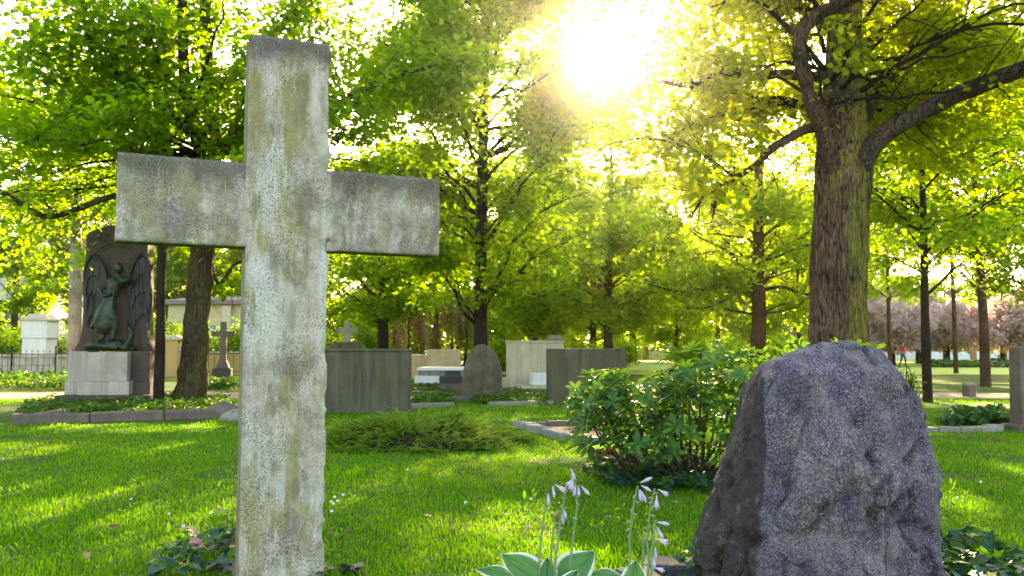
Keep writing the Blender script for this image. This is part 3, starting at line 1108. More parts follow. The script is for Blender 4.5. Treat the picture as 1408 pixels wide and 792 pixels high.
# bed with ivy before the angel monument
A = gpt(15, 583); B = gpt(322, 574)
t = thing('grave_border', 'long low brown stone kerb around the ivy bed before the angel monument', 'kerb', (A.x, A.y, 0))
kerb(t, (0, 0), (B.x - A.x, B.y - A.y), ST_BROWN, .22, .22, 1.3, 1)
kerb(t, (.1, .2), (.1, 3.2), ST_BROWN, .2, .2, 1.2, 4)
for k, (px, py, s, lab) in enumerate(((306, 566, .36, 'low rounded brown stone lying at the end of the ivy bed kerb'), (321, 571, .26, 'small pale rounded stone leaning out behind the cross shaft by the kerb'))):
    q = gpt(px, py + 8)
    mb = MB(); mb.sphere((0, 0, s * .3), s, 14, sc=(1, .7, .55))
    me = mb.mesh('field_stone', ST_BROWN if k == 0 else ST_GREY, True)
    for v in me.vertices: v.co += Vector(nvec(v.co * 4 + Vector((k, 0, 0)))) * .05
    tag(link('field_stone', me, None, None, (q.x, q.y, 0)), lab, 'stone')

# triangular bed
P1, P2, P3, P4 = gpt(712, 588), gpt(800, 610), gpt(838, 607), gpt(830, 586)
t = thing('grave_border', 'pale stone kerb framing a bare soil grave bed by the rhododendron', 'kerb', (P1.x, P1.y, 0))
rel = lambda p: (p.x - P1.x, p.y - P1.y)
kerb(t, (0, 0), rel(P2), ST_GREY, .22, .17, .6, 7)
kerb(t, rel(P1), rel(P4), ST_BROWN, .2, .15, .6, 9)
kerb(t, rel(P2), rel(P3), ST_GREY, .2, .15, .6, 2)
mb = MB(); mb.add([(0, 0, .035), (*rel(P2), .035), (*rel(P3), .035), (*rel(P4), .035)], [(0, 1, 2, 3)]); mb.build('soil', SOIL, t)

# kerbs around the leafy plots in the middle
for lab, a, b, mat in (('low pale kerb along the leafy plot below the arched headstone', (672, 558), (760, 556), ST_GREY),
                       ('low pale kerb by the leafy plot next to the wide dark slab', (562, 561), (622, 558), ST_GREY),
                       ('dark kerb before the plot in front of the ledger tomb', (566, 541), (606, 543), ST_DARK)):
    a, b = gpt(*a), gpt(*b)
    t = thing('grave_border', lab, 'kerb', (a.x, a.y, 0))
    kerb(t, (0, 0), (b.x - a.x, b.y - a.y), mat, .2, .14, .7, 5)

# half ring kerb on the right lawn
c = gpt(1310, 592)
t = thing('round_kerb', 'flat pale half round stone kerb on the lawn behind the boulder', 'kerb', (c.x, c.y + .25, 0))
for k in range(9):
    a0 = math.pi * (1.0 + k / 8.5); a1 = math.pi * (1.0 + (k + .94) / 8.5)
    out = []
    for r in (.72, .98):
        pts = [(r * math.cos(a0 + (a1 - a0) * j / 4) * .92, r * math.sin(a0 + (a1 - a0) * j / 4) * .72) for j in range(5)]
        out += pts if r < .9 else pts[::-1]
    n = len(out); h = .085 + R.uniform(-.01, .01)
    mb = MB(); mb.add([(x, y, -.03) for x, y in out] + [(x, y, h) for x, y in out],
                      [tuple(range(n))[::-1], tuple(range(n, 2 * n))] + [(i, (i + 1) % n, (i + 1) % n + n, i + n) for i in range(n)])
    me = mb.mesh('kerb_stone', ST_GREY); fix_normals(me)
    link('kerb_stone', me, None, t)

# dark granite frame behind the hosta
t = thing('granite_kerb', 'dark granite grave edging lying behind the hosta leaves', 'kerb', (0, 5.2, 0))
GR = stone_mat('frame_granite', (.035, .035, .042), (.065, .065, .075), (.02, .02, .024), None, .3)
kerb(t, (-.62, -.06), (.55, .0), GR, .14, .10, .6, 3, -.075)
kerb(t, (.80, .22), (1.35, .14), GR, .26, .13, .6, 6, -.06)
kerb(t, (.70, .06), (.98, -1.2), GR, .2, .12, .6, 8, -.06)


# ================================================================== ANGEL MONUMENT
def angel_monument():
    d = 20.6
    cx = gx(158, d)
    k = d / FPX                      # metres per photo pixel here
    zz = lambda py: H + (478 - py) * k
    t = thing('angel_monument', 'tall brown stone monument with a bronze winged angel above its pedestal', 'monument', (cx, d, 0), .10)
    st = stone_mat('monument_stone', (.070, .048, .038), (.13, .095, .076), (.035, .027, .024), (.06, .055, .028), .6, .8, .25, .3)
    lt = stone_mat('pedestal_lit_stone', (.36, .30, .25), (.48, .42, .36), (.16, .12, .10), None, .45, .8, .2, .25)
    mb = MB(); mb.box((0, 0, -.1), (2.08, 1.35, .1 + zz(541)), bev=.02); mb.build('base_step', st, t)
    z1 = zz(541) + .002
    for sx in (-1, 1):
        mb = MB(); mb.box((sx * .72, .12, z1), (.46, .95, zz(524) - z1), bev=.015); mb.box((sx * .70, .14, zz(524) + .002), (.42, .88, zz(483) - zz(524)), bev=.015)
        mb.build('pilaster', st if sx > 0 else lt, t)  # left pilaster takes the paler stone as painted sunlight on that side
    mb = MB(); mb.box((0, -.08, z1), (1.14, 1.1, zz(523) - z1), bev=.02); mb.build('plinth', lt, t)
    mb = MB(); mb.box((0, -.04, zz(523) + .002), (.98, 1.0, zz(484) - zz(523)), bev=.012); mb.build('pedestal', lt, t)
    # stele with flared foot and shallow gabled head
    zb, zt = zz(483) + .003, zz(312)
    prof = [(-.93, zb), (-.86, zb + .10), (-.78, zb + .24), (-.735, zb + .5), (-.72, zb + 1.2), (-.70, zt - .22), (-.66, zt - .12), (-.3, zt + .02), (0, zt + .07)]
    out = prof + [(-x, z) for x, z in prof[-2::-1]]
    mb = MB(); mb.prism(out, .0, .5); me = mb.mesh('stele', st); fix_normals(me); link('stele', me, None, t)
    # raised arch moulding and little wreath on the stele
    mb = MB()
    zc = zt - .78
    mb.tube([(.52 * math.cos(a), -.015, zc + .42 * math.sin(a)) for a in np.linspace(0, math.pi, 17)], .022, 6)
    mb.tube([(.43 * math.cos(a), -.01, zc + .34 * math.sin(a)) for a in np.linspace(0, math.pi, 17)], .014, 6)
    mb.build('arch_moulding', st, t, smooth=True)
    mb = MB(); mb.tube([(-.30 + .10 * math.cos(a), -.015, zt - .24 + .08 * math.sin(a)) for a in np.linspace(.3, 5.6, 15)], .018, 6); mb.build('carved_letter', st, t, smooth=True); mb = MB()
    mb.tube([(.10 + .10 * math.cos(a), -.015, zt - .20 + .08 * math.sin(a)) for a in np.linspace(.6, 5.9, 15)], .018, 6)
    mb.build('carved_letter', st, t, smooth=True)
    # bronze
    m = Mat('aged_bronze')
    n = m.noise(6, 5, .6)
    col = m.mix(m.ramp(n, [(.4, 0), (.62, 1)]), (.014, .014, .010), (.042, .060, .032))
    m.bsdf(col, .5, m.bump(m.noise(25, 4), .4, .01), .5, .25)
    br = m.mat
    m2 = Mat('dark_bronze')
    m2.bsdf(m2.mix(m2.noise(9, 5), (.012, .011, .010), (.032, .03, .025)), .5, None, .5, .2)
    dk = m2.mat
    b0 = zb - .004
    P = lambda px, py, y=-.25: ((px - 158) * k, y, zz(py))
    mb = MB()
    # robe: falls in an S curve from the shoulders to the hem, cloak blown to one side
    mb.tube([P(166, 384, -.36), P(165, 392, -.38), P(162, 402, -.38), P(159, 411, -.38), P(157, 422, -.40), P(156, 436, -.40), P(154, 450, -.38), P(153, 458, -.38)], [.10, .165, .155, .135, .18, .205, .235, .20], 16)
    mb.tube([P(154, 418, -.34), P(146, 432, -.34), P(139, 446, -.30), P(134, 452, -.28)], [.12, .12, .09, .04], 10)
    mb.tube([P(160, 424, -.44), P(166, 438, -.52), P(168, 452, -.50), P(166, 466, -.50)], [.13, .105, .07, .05], 10)
    mb.tube([P(166, 466, -.50), P(162, 469, -.60)], [.05, .032], 8)
    mb.tube([P(153, 454, -.40), P(151, 467, -.44), P(147, 470, -.54)], [.07, .05, .032], 8)
    for f in range(8):
        a = f / 7
        mb.tube([P(159 + 9 * a, 394, -.52), P(154 + 11 * a, 412, -.51), P(148 + 15 * a, 434, -.58), P(143 + 18 * a, 452 + 3 * a, -.56)], [.012, .024, .034, .016], 6)
    mb.tube([P(156, 388, -.36), P(166, 385, -.37), P(176, 388, -.36)], [.075, .09, .075], 10)
    mb.tube([P(166, 386, -.37), P(169, 378, -.40)], [.07, .058], 8)
    mb.sphere(P(170.5, 371.5, -.43), .108, 14, sc=(.86, 1, 1.14)); mb.sphere(P(167.5, 368, -.37), .105, 12)
    mb.sphere(P(173.5, 372.5, -.535), .026, 6)
    # arms: one lifted beside the head, one bent across the waist
    mb.tube([P(176, 388, -.38), P(186, 386, -.46), P(184, 375, -.54), P(179, 369, -.56)], [.066, .052, .042, .032], 8)
    mb.tube([P(156, 389, -.38), P(147, 401, -.46), P(155, 409, -.56), P(164, 406, -.58)], [.066, .054, .044, .032], 8)
    statue = link('angel_statue', remeshed(mb, 'angel_statue', .022, br), None, t)
    # wings: overlapping feathers
    for sx, root in ((-1, (150, 392)), (1, (175, 390))):
        mb = MB()
        bx, bz = (root[0] - 158) * k, zz(root[1])
        # the wing's leading edge rises from the shoulder, arches over and comes down
        lead = [(bx, bz - .05), (bx + sx * .10, bz + .36), (bx + sx * .24, bz + .62), (bx + sx * .38, bz + .66), (bx + sx * .50, bz + .45), (bx + sx * .53, bz + .10)]
        L2, _ = catmull([(x, 0, z) for x, z in lead], [1] * 6, 8)
        for row, (n, l0, wd, t0) in enumerate(((15, 1.45, .050, .12), (13, .92, .046, .10), (10, .50, .042, .08))):
            for q in range(n):
                f = t0 + (1 - t0) * q / (n - 1)
                c0 = L2[min(int(f * (len(L2) - 1)), len(L2) - 1)]
                l = l0 * (.78 + .30 * math.sin(f * 2.6)) * (1 - .18 * f)
                ang = -math.pi / 2 + sx * (.10 - .16 * f) + R.uniform(-.03, .03)
                ex, ez = math.cos(ang), math.sin(ang)
                y = -.05 - row * .05 - (q % 2) * .016
                px_, pz_ = -ez, ex
                pts = []
                for tt, ww in ((0, .6), (.3, 1), (.8, .9), (.95, .5), (1, .05)):
                    pts.append((c0.x + ex * l * tt + px_ * wd * ww, c0.z + ez * l * tt + pz_ * wd * ww))
                for tt, ww in ((.95, .5), (.8, .9), (.3, 1), (0, .6)):
                    pts.append((c0.x + ex * l * tt - px_ * wd * ww, c0.z + ez * l * tt - pz_ * wd * ww))
                mb.prism(pts, y, y + .03)
        mb.tube([(p.x, -.17, p.z) for p in L2], [.075 - .05 * i / len(L2) for i in range(len(L2))], 8)
        me = mb.mesh('wing', dk); fix_normals(me)
        link('wing', me, None, statue)
    mb = MB()
    for q in range(26):
        x = R.uniform(-.52, .52); s = R.uniform(.07, .17) * (1.1 - abs(x))
        mb.sphere((x, -.22 + R.uniform(-.18, .14), zb + s * .5 + max(0, .12 - abs(x) * .2)), s, 8, sc=(1.3, 1, .8))
    mb.tube([P(178, 478, -.35), P(186, 470, -.40), P(189, 458, -.42), P(184, 450, -.44), P(187, 444, -.5)], [.09, .085, .07, .05, .03], 8)
    mb.tube([P(128, 477, -.42), P(140, 474, -.46), P(152, 476, -.44), P(170, 478, -.40)], [.05, .075, .08, .07], 8)
    link('bronze_rocks', remeshed(mb, 'bronze_rocks', .025, br), None, t)


angel_monument()


# ================================================================== LEFT BACKGROUND: wall, railings, tombs, gate, houses
def repeats(t, name, me, spots, rots=None):
    for i, p in enumerate(spots):
        link(name, me, None, t, p, rots[i] if rots else None)


def left_wall():
    d = 36.0
    x0, x1 = gx(-140, d), gx(104, d)
    t = thing('garden_wall', 'low sandstone boundary wall behind thin iron railings', 'wall', (x0, d, 0))
    st = [stone_mat('wall_stone', (.56, .44, .31), (.70, .59, .46), (.14, .10, .07), None, .7)]
    L = x1 - x0
    bl = .82
    mb = MB(); mb.box((0, 0, 0), (bl - .02, .36, .315), bev=.014); blk = mb.mesh('stone_block', st[0])
    for r in range(3):
        n = int(L / bl)
        for q in range(n):
            x = (q + .5 + (.5 if r % 2 else 0)) * bl
            if x > L - bl * .45: continue
            link('stone_block', blk, None, t, (x, R.uniform(-.012, .012), .325 * r - .01))
    mb = MB(); mb.box((L / 2, .02, -.05), (L, .26, .98)); mb.build('wall_core', st[0], t)
    mb = MB(); mb.box((L / 2, 0, .972), (L + .1, .5, .10), bev=.02); mb.build('coping', ST_PALE, t)
    # railings
    d2 = 34.6
    t = thing('iron_railing', 'thin dark iron railing before the sandstone wall and leafy hedge', 'railing', (x0, d2, 0))
    L = gx(112, d2) - x0
    mb = MB(); mb.tube([(0, 0, 0), (0, 0, 1.18)], .011, 5); mb.lathe([(.011, 1.18), (.022, 1.2), (.0, 1.28)], 5)
    bar = mb.mesh('bar', IRON)
    n = int(L / .235)
    repeats(t, 'bar', bar, [(q * .235, 0, 0) for q in range(n)])
    for z in (.22, 1.08):
        mb = MB(); mb.box((L / 2, 0, z), (L, .035, .03)); mb.build('rail', IRON, t)
    mb = MB(); mb.box((0, 0, -.05), (.06, .06, 1.38), bev=.008); mb.sphere((0, 0, 1.37), .05, 8); post = mb.mesh('post', IRON)
    repeats(t, 'post', post, [(q * 1.75 + .3, -.01, 0) for q in range(int(L / 1.75) + 1)])


left_wall()
d = 46
t = thing('pillar_tomb', 'bright white two tier pillar tomb rising behind the sandstone wall', 'tomb', (gx(56, d), d, 0))
mb = MB(); mb.box((0, 0, -.1), (1.25, 1.1, 1.95), bev=.02); mb.build('lower_block', ST_WHITE, t)
mb = MB(); mb.box((0, 0, 1.852), (1.42, 1.25, .10), bev=.02); mb.box((.0, 0, 1.954), (1.36, 1.2, .78), bev=.02); mb.build('upper_block', ST_WHITE, t)
mb = MB(); mb.box((0, 0, 2.736), (1.52, 1.35, .12), bev=.03); mb.box((0, 0, 2.858), (1.2, 1.1, .25), bev=.03, top=(.7, .7)); mb.build('cornice', ST_PALE, t)

d = 41
t = thing('gate_pillar', 'ochre rendered gate pillar with a flat cap beside the grey iron gate', 'pillar', (gx(238, d), d, 0))
OCHRE = flat_mat('ochre_render', (.55, .36, .14), .9, 0, .15, 3)
mb = MB(); mb.box((0, 0, -.05), (.72, .6, 1.75), bev=.02); mb.build('shaft', OCHRE, t)
mb = MB(); mb.box((0, 0, 1.702), (.95, .8, .14), bev=.03); mb.box((0, 0, 1.844), (.8, .66, .10), bev=.02, top=(.6, .6)); mb.build('cap', ST_PALE, t)
d = 40
t = thing('iron_gate', 'blue grey iron gate leaf with spiked bars between trunk and ochre pillar', 'gate', (gx(246, d), d, 0), .35)
GB = flat_mat('blue_grey_paint', (.20, .25, .34), .5, .2)
mb = MB()
for z in (.12, 1.15): mb.box((.55, 0, z), (1.1, .05, .06), bev=.006)
mb.build('rail', GB, t)
mb = MB(); mb.tube([(0, 0, .05), (0, 0, 1.32)], .016, 5); mb.lathe([(.016, 1.3), (.035, 1.34), (0, 1.45)], 5); bar = mb.mesh('bar', GB)
repeats(t, 'bar', bar, [(q * .12, 0, 0) for q in range(10)])
mb = MB(); mb.box((.86, .04, .15), (.44, .02, 1.05), bev=.004); mb.build('sheet_panel', GB, t)

d = 43
t = thing('garden_wall', 'low ochre rendered wall glimpsed behind the stone block cross', 'wall', (gx(312, d), d, 0))
mb = MB(); mb.box((1.2, 0, -.05), (6.4, .3, 1.12), bev=.02); mb.build('render', OCHRE, t)
mb = MB(); mb.box((1.2, 0, 1.072), (6.5, .4, .08), bev=.02); mb.build('coping', ST_PALE, t)
d = 41.8
t = thing('iron_railing', 'ornamental iron railing with scrolls before the low ochre wall', 'railing', (gx(288, d), d, 0))
mb = MB(); mb.tube([(0, 0, 0), (0, 0, 1.35)], .014, 5); bar = mb.mesh('bar', IRON)
repeats(t, 'bar', bar, [(q * .3, 0, 0) for q in range(15)])
for z in (.2, 1.05, 1.3):
    mb = MB(); mb.box((2.1, 0, z), (4.4, .03, .03)); mb.build('rail', IRON, t)
mb = MB(); mb.tube([(.11 * math.cos(a), 0, 1.18 + .11 * math.sin(a)) for a in np.linspace(0, 2 * math.pi, 13)], .012, 4, cap=False); sc = mb.mesh('scroll', IRON)
repeats(t, 'scroll', sc, [(q * .3 + .15, 0, 0) for q in range(14)])

# stone cross on block
d = 31
t = thing('cross_headstone', 'brown stone cross on a tall dark block between tree trunk and big cross', 'cross', (gx(308, d), d, 0), .15)
mb = MB(); mb.box((0, 0, -.05), (.62, .55, .68), bev=.03); mb.build('block', stone_mat('block_stone', (.06, .05, .04), (.11, .095, .075), None, (.07, .08, .03), .4), t)
mb = MB(); mb.box((0, 0, .632), (.46, .42, .14), bev=.03, top=(.8, .8)); mb.box((0, 0, .774), (.36, .34, .12), bev=.02, top=(.75, .75)); mb.build('plinth', ST_BROWN, t)
mb = MB(); mb.box((0, 0, .896), (.23, .17, 1.38), bev=.015, top=(.9, .9)); mb.build('upright', ST_BROWN, t)
mb = MB(); mb.box((0, -.002, 1.74), (.80, .18, .19), bev=.015); mb.build('crossbar', ST_BROWN, t)


def house(name, label, x, y, w, h, dep, wall, cols, rows, roofc, win=(1.1, 1.5), z0=1.0, rh=2.6):
    t = thing(name, label, 'building', (x, y, 0))
    wm = flat_mat(name + '_render', wall, .9, 0, .12, 1.2)
    fr = flat_mat('window_frame_paint', (.75, .74, .72), .5, 0, .05)
    g = Mat('window_glass'); g.bsdf((.06, .08, .09), .08, None, .6)
    mb = MB(); mb.box((0, dep / 2, 0), (w, dep, h)); mb.build('wall', wm, t)
    mb = MB(); mb.box((0, dep / 2, h + .01), (w + .9, dep + .9, .3)); mb.box((0, dep / 2, h + .32), (w + .5, dep + .5, rh), top=(.75, .05)); mb.build('roof', flat_mat('roof_tiles', roofc, .9, 0, .3, 2), t)
    mf = MB()
    ww, wh = win
    for sx in (-1, 1): mf.box((sx * ww / 2, -.06, 0), (.12, .14, wh))
    mf.box((0, -.06, wh - .0), (ww + .12, .14, .12)); mf.box((0, -.09, -.13), (ww + .3, .24, .125)); mf.box((0, -.05, wh * .02), (.06, .08, wh * .96))
    fme = mf.mesh('window', fr)
    mp = MB(); mp.box((0, -.01, .01), (ww - .12, .03, wh - .02)); pme = mp.mesh('pane', g.mat)
    for r in range(rows):
        for c in range(cols):
            f = link('window', fme, None, t, (-w / 2 + w * (c + .5) / cols, 0, z0 + r * 3.1))
            link('pane', pme, None, f)
    mb = MB(); mb.box((0, -.06, 0), (w + .1, .12, .55)); mb.build('base_course', ST_GREY, t)
    return t


house('apartment_house', 'pale house with regular windows glimpsed through the leaves above the white pillar tomb', -64, 92, 26, 9.5, 10, (.72, .70, .68), 7, 3, (.25, .12, .09))
t = house('town_house', 'yellow ochre house with teal door seen between trunk and cross shaft', gx(318, 62), 62, 9, 4.4, 8, (.70, .54, .30), 3, 1, (.30, .22, .18), (1.0, 1.3), 1.6, .5)
mb = MB(); mb.box((-1.45, -.09, 0), (1.7, .14, 2.9), bev=.02); mb.build('door', flat_mat('teal_paint', (.10, .34, .33), .5), t)
mb = MB(); mb.box((-.25, -.17, 0), (.62, .3, 4.3), bev=.03); mb.build('pilaster', flat_mat('cream_render', (.75, .62, .42), .9), t)


# ================================================================== FAR FENCE ON THE RIGHT, PERSON
def far_fence():
    d = 98.0
    BR = stone_mat('pier_brick', (.30, .12, .075), (.40, .18, .12), (.14, .06, .045), None, .4)
    WP = flat_mat('sunlit_white', (.80, .80, .82), .8, 0, .06, 1)
    x0, x1 = gx(850, d), gx(1420, d)
    t = thing('boundary_fence', 'long row of red brick piers with white panels standing in for a sunlit strip at the far end of the meadow', 'wall', (x0, d, 0))
    sp = 3.05
    n = int((x1 - x0) / sp) + 1
    mb = MB(); mb.box((0, 0, -.05), (.62, .62, 1.5), bev=.02); pier = mb.mesh('brick_pier', BR)
    mb = MB(); mb.box((0, 0, 1.452), (.8, .8, .12), bev=.02, top=(.8, .8)); cap = mb.mesh('pier_cap', ST_PALE)
    mb = MB(); mb.box((sp / 2, 0, -.05), (sp - .66, .25, .98)); pan = mb.mesh('white_panel', WP)  # added white panels stand in for a sunlit strip between the piers
    mr = MB(); mr.box((sp / 2, 0, 1.30), (sp - .64, .06, .07))
    for q in range(9): mr.box((.45 + q * .268, 0, .932), (.06, .04, .44))
    rail = mr.mesh('railing', flat_mat('rust_paint', (.25, .10, .07), .6))
    for q in range(n):
        p = link('brick_pier', pier, None, t, (q * sp, 0, 0))
        link('pier_cap', cap, None, p)
        if q < n - 1:
            link('white_panel', pan, None, t, (q * sp, 0, 0)); link('railing', rail, None, t, (q * sp, 0, 0))


far_fence()


def person():
    d = 60.0
    t = thing('person', 'distant person in a red top and dark trousers walking behind the shrub', 'person', (gx(1240, d), d, 0), .6)
    sk = flat_mat('skin', (.55, .33, .24), .6, 0, .05)
    red = flat_mat('red_cloth', (.50, .02, .04), .9, 0, .2, 20)
    blue = flat_mat('dark_trousers', (.05, .06, .10), .9)
    mb = MB()
    for s, f in ((-1, .16), (1, -.14)):
        mb.tube([(s * .09, 0, .90), (s * .10, f * .6 - .03, .50), (s * .10, f * 1.3 + .05, .09)], [.088, .062, .045], 10)
        mb.tube([(s * .10, f * 1.3 + .07, .05), (s * .11, f * 1.3 - .12, .035)], [.045, .035], 8)
        mb.tube([(s * .19, 0, 1.40), (s * .235, -f * .5 + .03, 1.12), (s * .23, -f * 1.3 - .05, .90)], [.055, .044, .032], 8)
        mb.sphere((s * .23, -f * 1.45 - .06, .85), .045, 8, sc=(.6, .8, 1.2))
        for q in range(4): mb.tube([(s * .23, -f * 1.45 - .09 + q * .02, .82), (s * .225, -f * 1.45 - .10 + q * .02, .755)], .012, 5)
    mb.tube([(0, 0, .86), (0, .01, 1.05), (0, .01, 1.30), (0, .01, 1.43), (0, 0, 1.48), (0, -.02, 1.56)], [.145, .135, .165, .15, .065, .055], 14)
    mb.sphere((0, -.03, 1.64), .095, 12, sc=(.82, .98, 1.2)); mb.sphere((0, -.125, 1.63), .018, 6)
    me = remeshed(mb, 'body', .022, [sk])
    me.materials.clear()
    for m in (sk, red, blue): me.materials.append(m)
    for p in me.polygons:
        c = p.center
        p.material_index = 2 if c.z < .93 and abs(c.x) < .18 else (1 if c.z < 1.48 and not (c.z < 1.12 and abs(c.x) > .18) else 0)
    link('body', me, None, t)
    mb = MB(); mb.sphere((0, -.005, 1.675), .102, 12, sc=(.9, 1, 1.05)); mb.build('hair', flat_mat('brown_hair', (.05, .03, .02), .7), t, smooth=True)


person()


# ================================================================== TREES
def big_maple():
    d = 21.0
    rs = np.random.default_rng(21)
    x = gx(262, d)
    t = thing('maple_tree', 'large mossy maple with a leaning trunk that forks behind the cross', 'tree', (x, d, 0))
    o = Vector((x, d, 0))
    P = lambda px, py, dy=0.0: pix(px, py, d + dy) - o
    pts = [P(260, 565), P(263, 545), P(265, 520), P(268, 480), P(272, 430), P(276, 370), P(279, 300), P(281, 250), P(282, 218)]
    rad = [.52, .40, .34, .31, .29, .28, .28, .30, .31]
    mb, tp, tr = trunk_mesh(pts, rad, 18, 4, .22)
    mb.build('trunk', BARK_MAPLE, t, smooth=True)
    limbs = [
        ([P(281, 225), P(268, 175, -.1), P(256, 125, -.2), P(251, 60, -.2), P(250, 0, -.3), P(246, -70, -.4), P(236, -150, -.3)], [.21, .17, .15, .13, .115, .09, .03]),
        ([P(284, 228), P(292, 182, .2), P(287, 110, .4), P(282, 40, .5), P(283, -40, .6), P(290, -130, .6)], [.23, .20, .17, .15, .12, .03]),
        ([P(262, 182), P(225, 150, -.6), P(190, 122, -1.1), P(151, 91, -1.6), P(122, 60, -2.0), P(115, 0, -2.2)], [.12, .105, .10, .085, .05, .02]),
        ([P(274, 240), P(240, 215, .6), P(167, 208, 1.4), P(125, 196, 1.9), P(95, 182, 2.3), P(50, 160, 2.6), P(10, 140, 2.8)], [.10, .075, .06, .05, .042, .03, .012]),
        ([P(276, 300), P(220, 268, -1.0), P(155, 270, -1.6), P(100, 290, -2.2), P(57, 297, -2.6), P(0, 262, -3.2), P(-60, 262, -3.4)], [.10, .085, .07, .06, .05, .04, .015]),
        ([P(286, 230), P(300, 195, -.3), P(318, 200, -.7), P(330, 150, -1.0), P(350, 90, -1.3)], [.10, .075, .06, .045, .02]),
        ([P(290, 200, .3), P(370, 175, .8), P(450, 150, 1.2), P(530, 108, 1.5), P(600, 90, 1.8), P(650, 70, 2.0)], [.13, .10, .085, .07, .045, .015]),
        ([P(288, 150, .4), P(350, 70, .8), P(400, 20, 1.0), P(440, -40, 1.2)], [.10, .085, .06, .02]),
        ([P(283, 330), P(300, 390, .4), P(330, 360, .8), P(380, 390, 1.2)], [.06, .05, .04, .01]),
    ]
    sm = []
    for l, r in limbs:
        a, b = catmull(l, r, 4)
        sm.append((a, b))
        m = MB(); m.tube(a, b, 10, rough=.18); m.build('limb', BARK_MAPLE, t, smooth=True)
    top = [P(282, 218), P(268, 120), P(262, 40), P(262, -60), P(268, -130)]
    cb, tips = grow_crown(rs, [Vector(p) for p in catmull(top, [1] * 5, 6)[0]], [.12] * 25, 4.0, (-.6, 0, 6.4), (5.8, 4.6, 4.4), 46, 6, .1, sm)
    # low drooping sprays on the camera's and the path's side
    tag(cb.build('branches', BARK_DARK, t, smooth=True), kind='stuff')
    Q = leaf_points(rs, tips, int(66000 * LF), .30, .20)
    W = Q + np.array(o)
    u = (W[:, 0] / W[:, 1]) * FPX + 704
    py = 478 - (W[:, 2] - H) / W[:, 1] * FPX
    Q = Q[~((Q[:, 1] < .2) & (u > 228) & (u < 312) & (py < 235) & (rs.uniform(0, 1, len(Q)) < .88))]
    Q = Q[Q[:, 2] > 2.1 + .5 * np.abs(np.sin(Q[:, 0] * 1.3))]
    o3 = np.array(o)
    Q = sun_gap(Q + o3, rs) - o3
    tag(link('crown', leaf_cloud('crown', Q, .155, T_LOBED, rs), LEAF_A, t), kind='stuff')


big_maple()


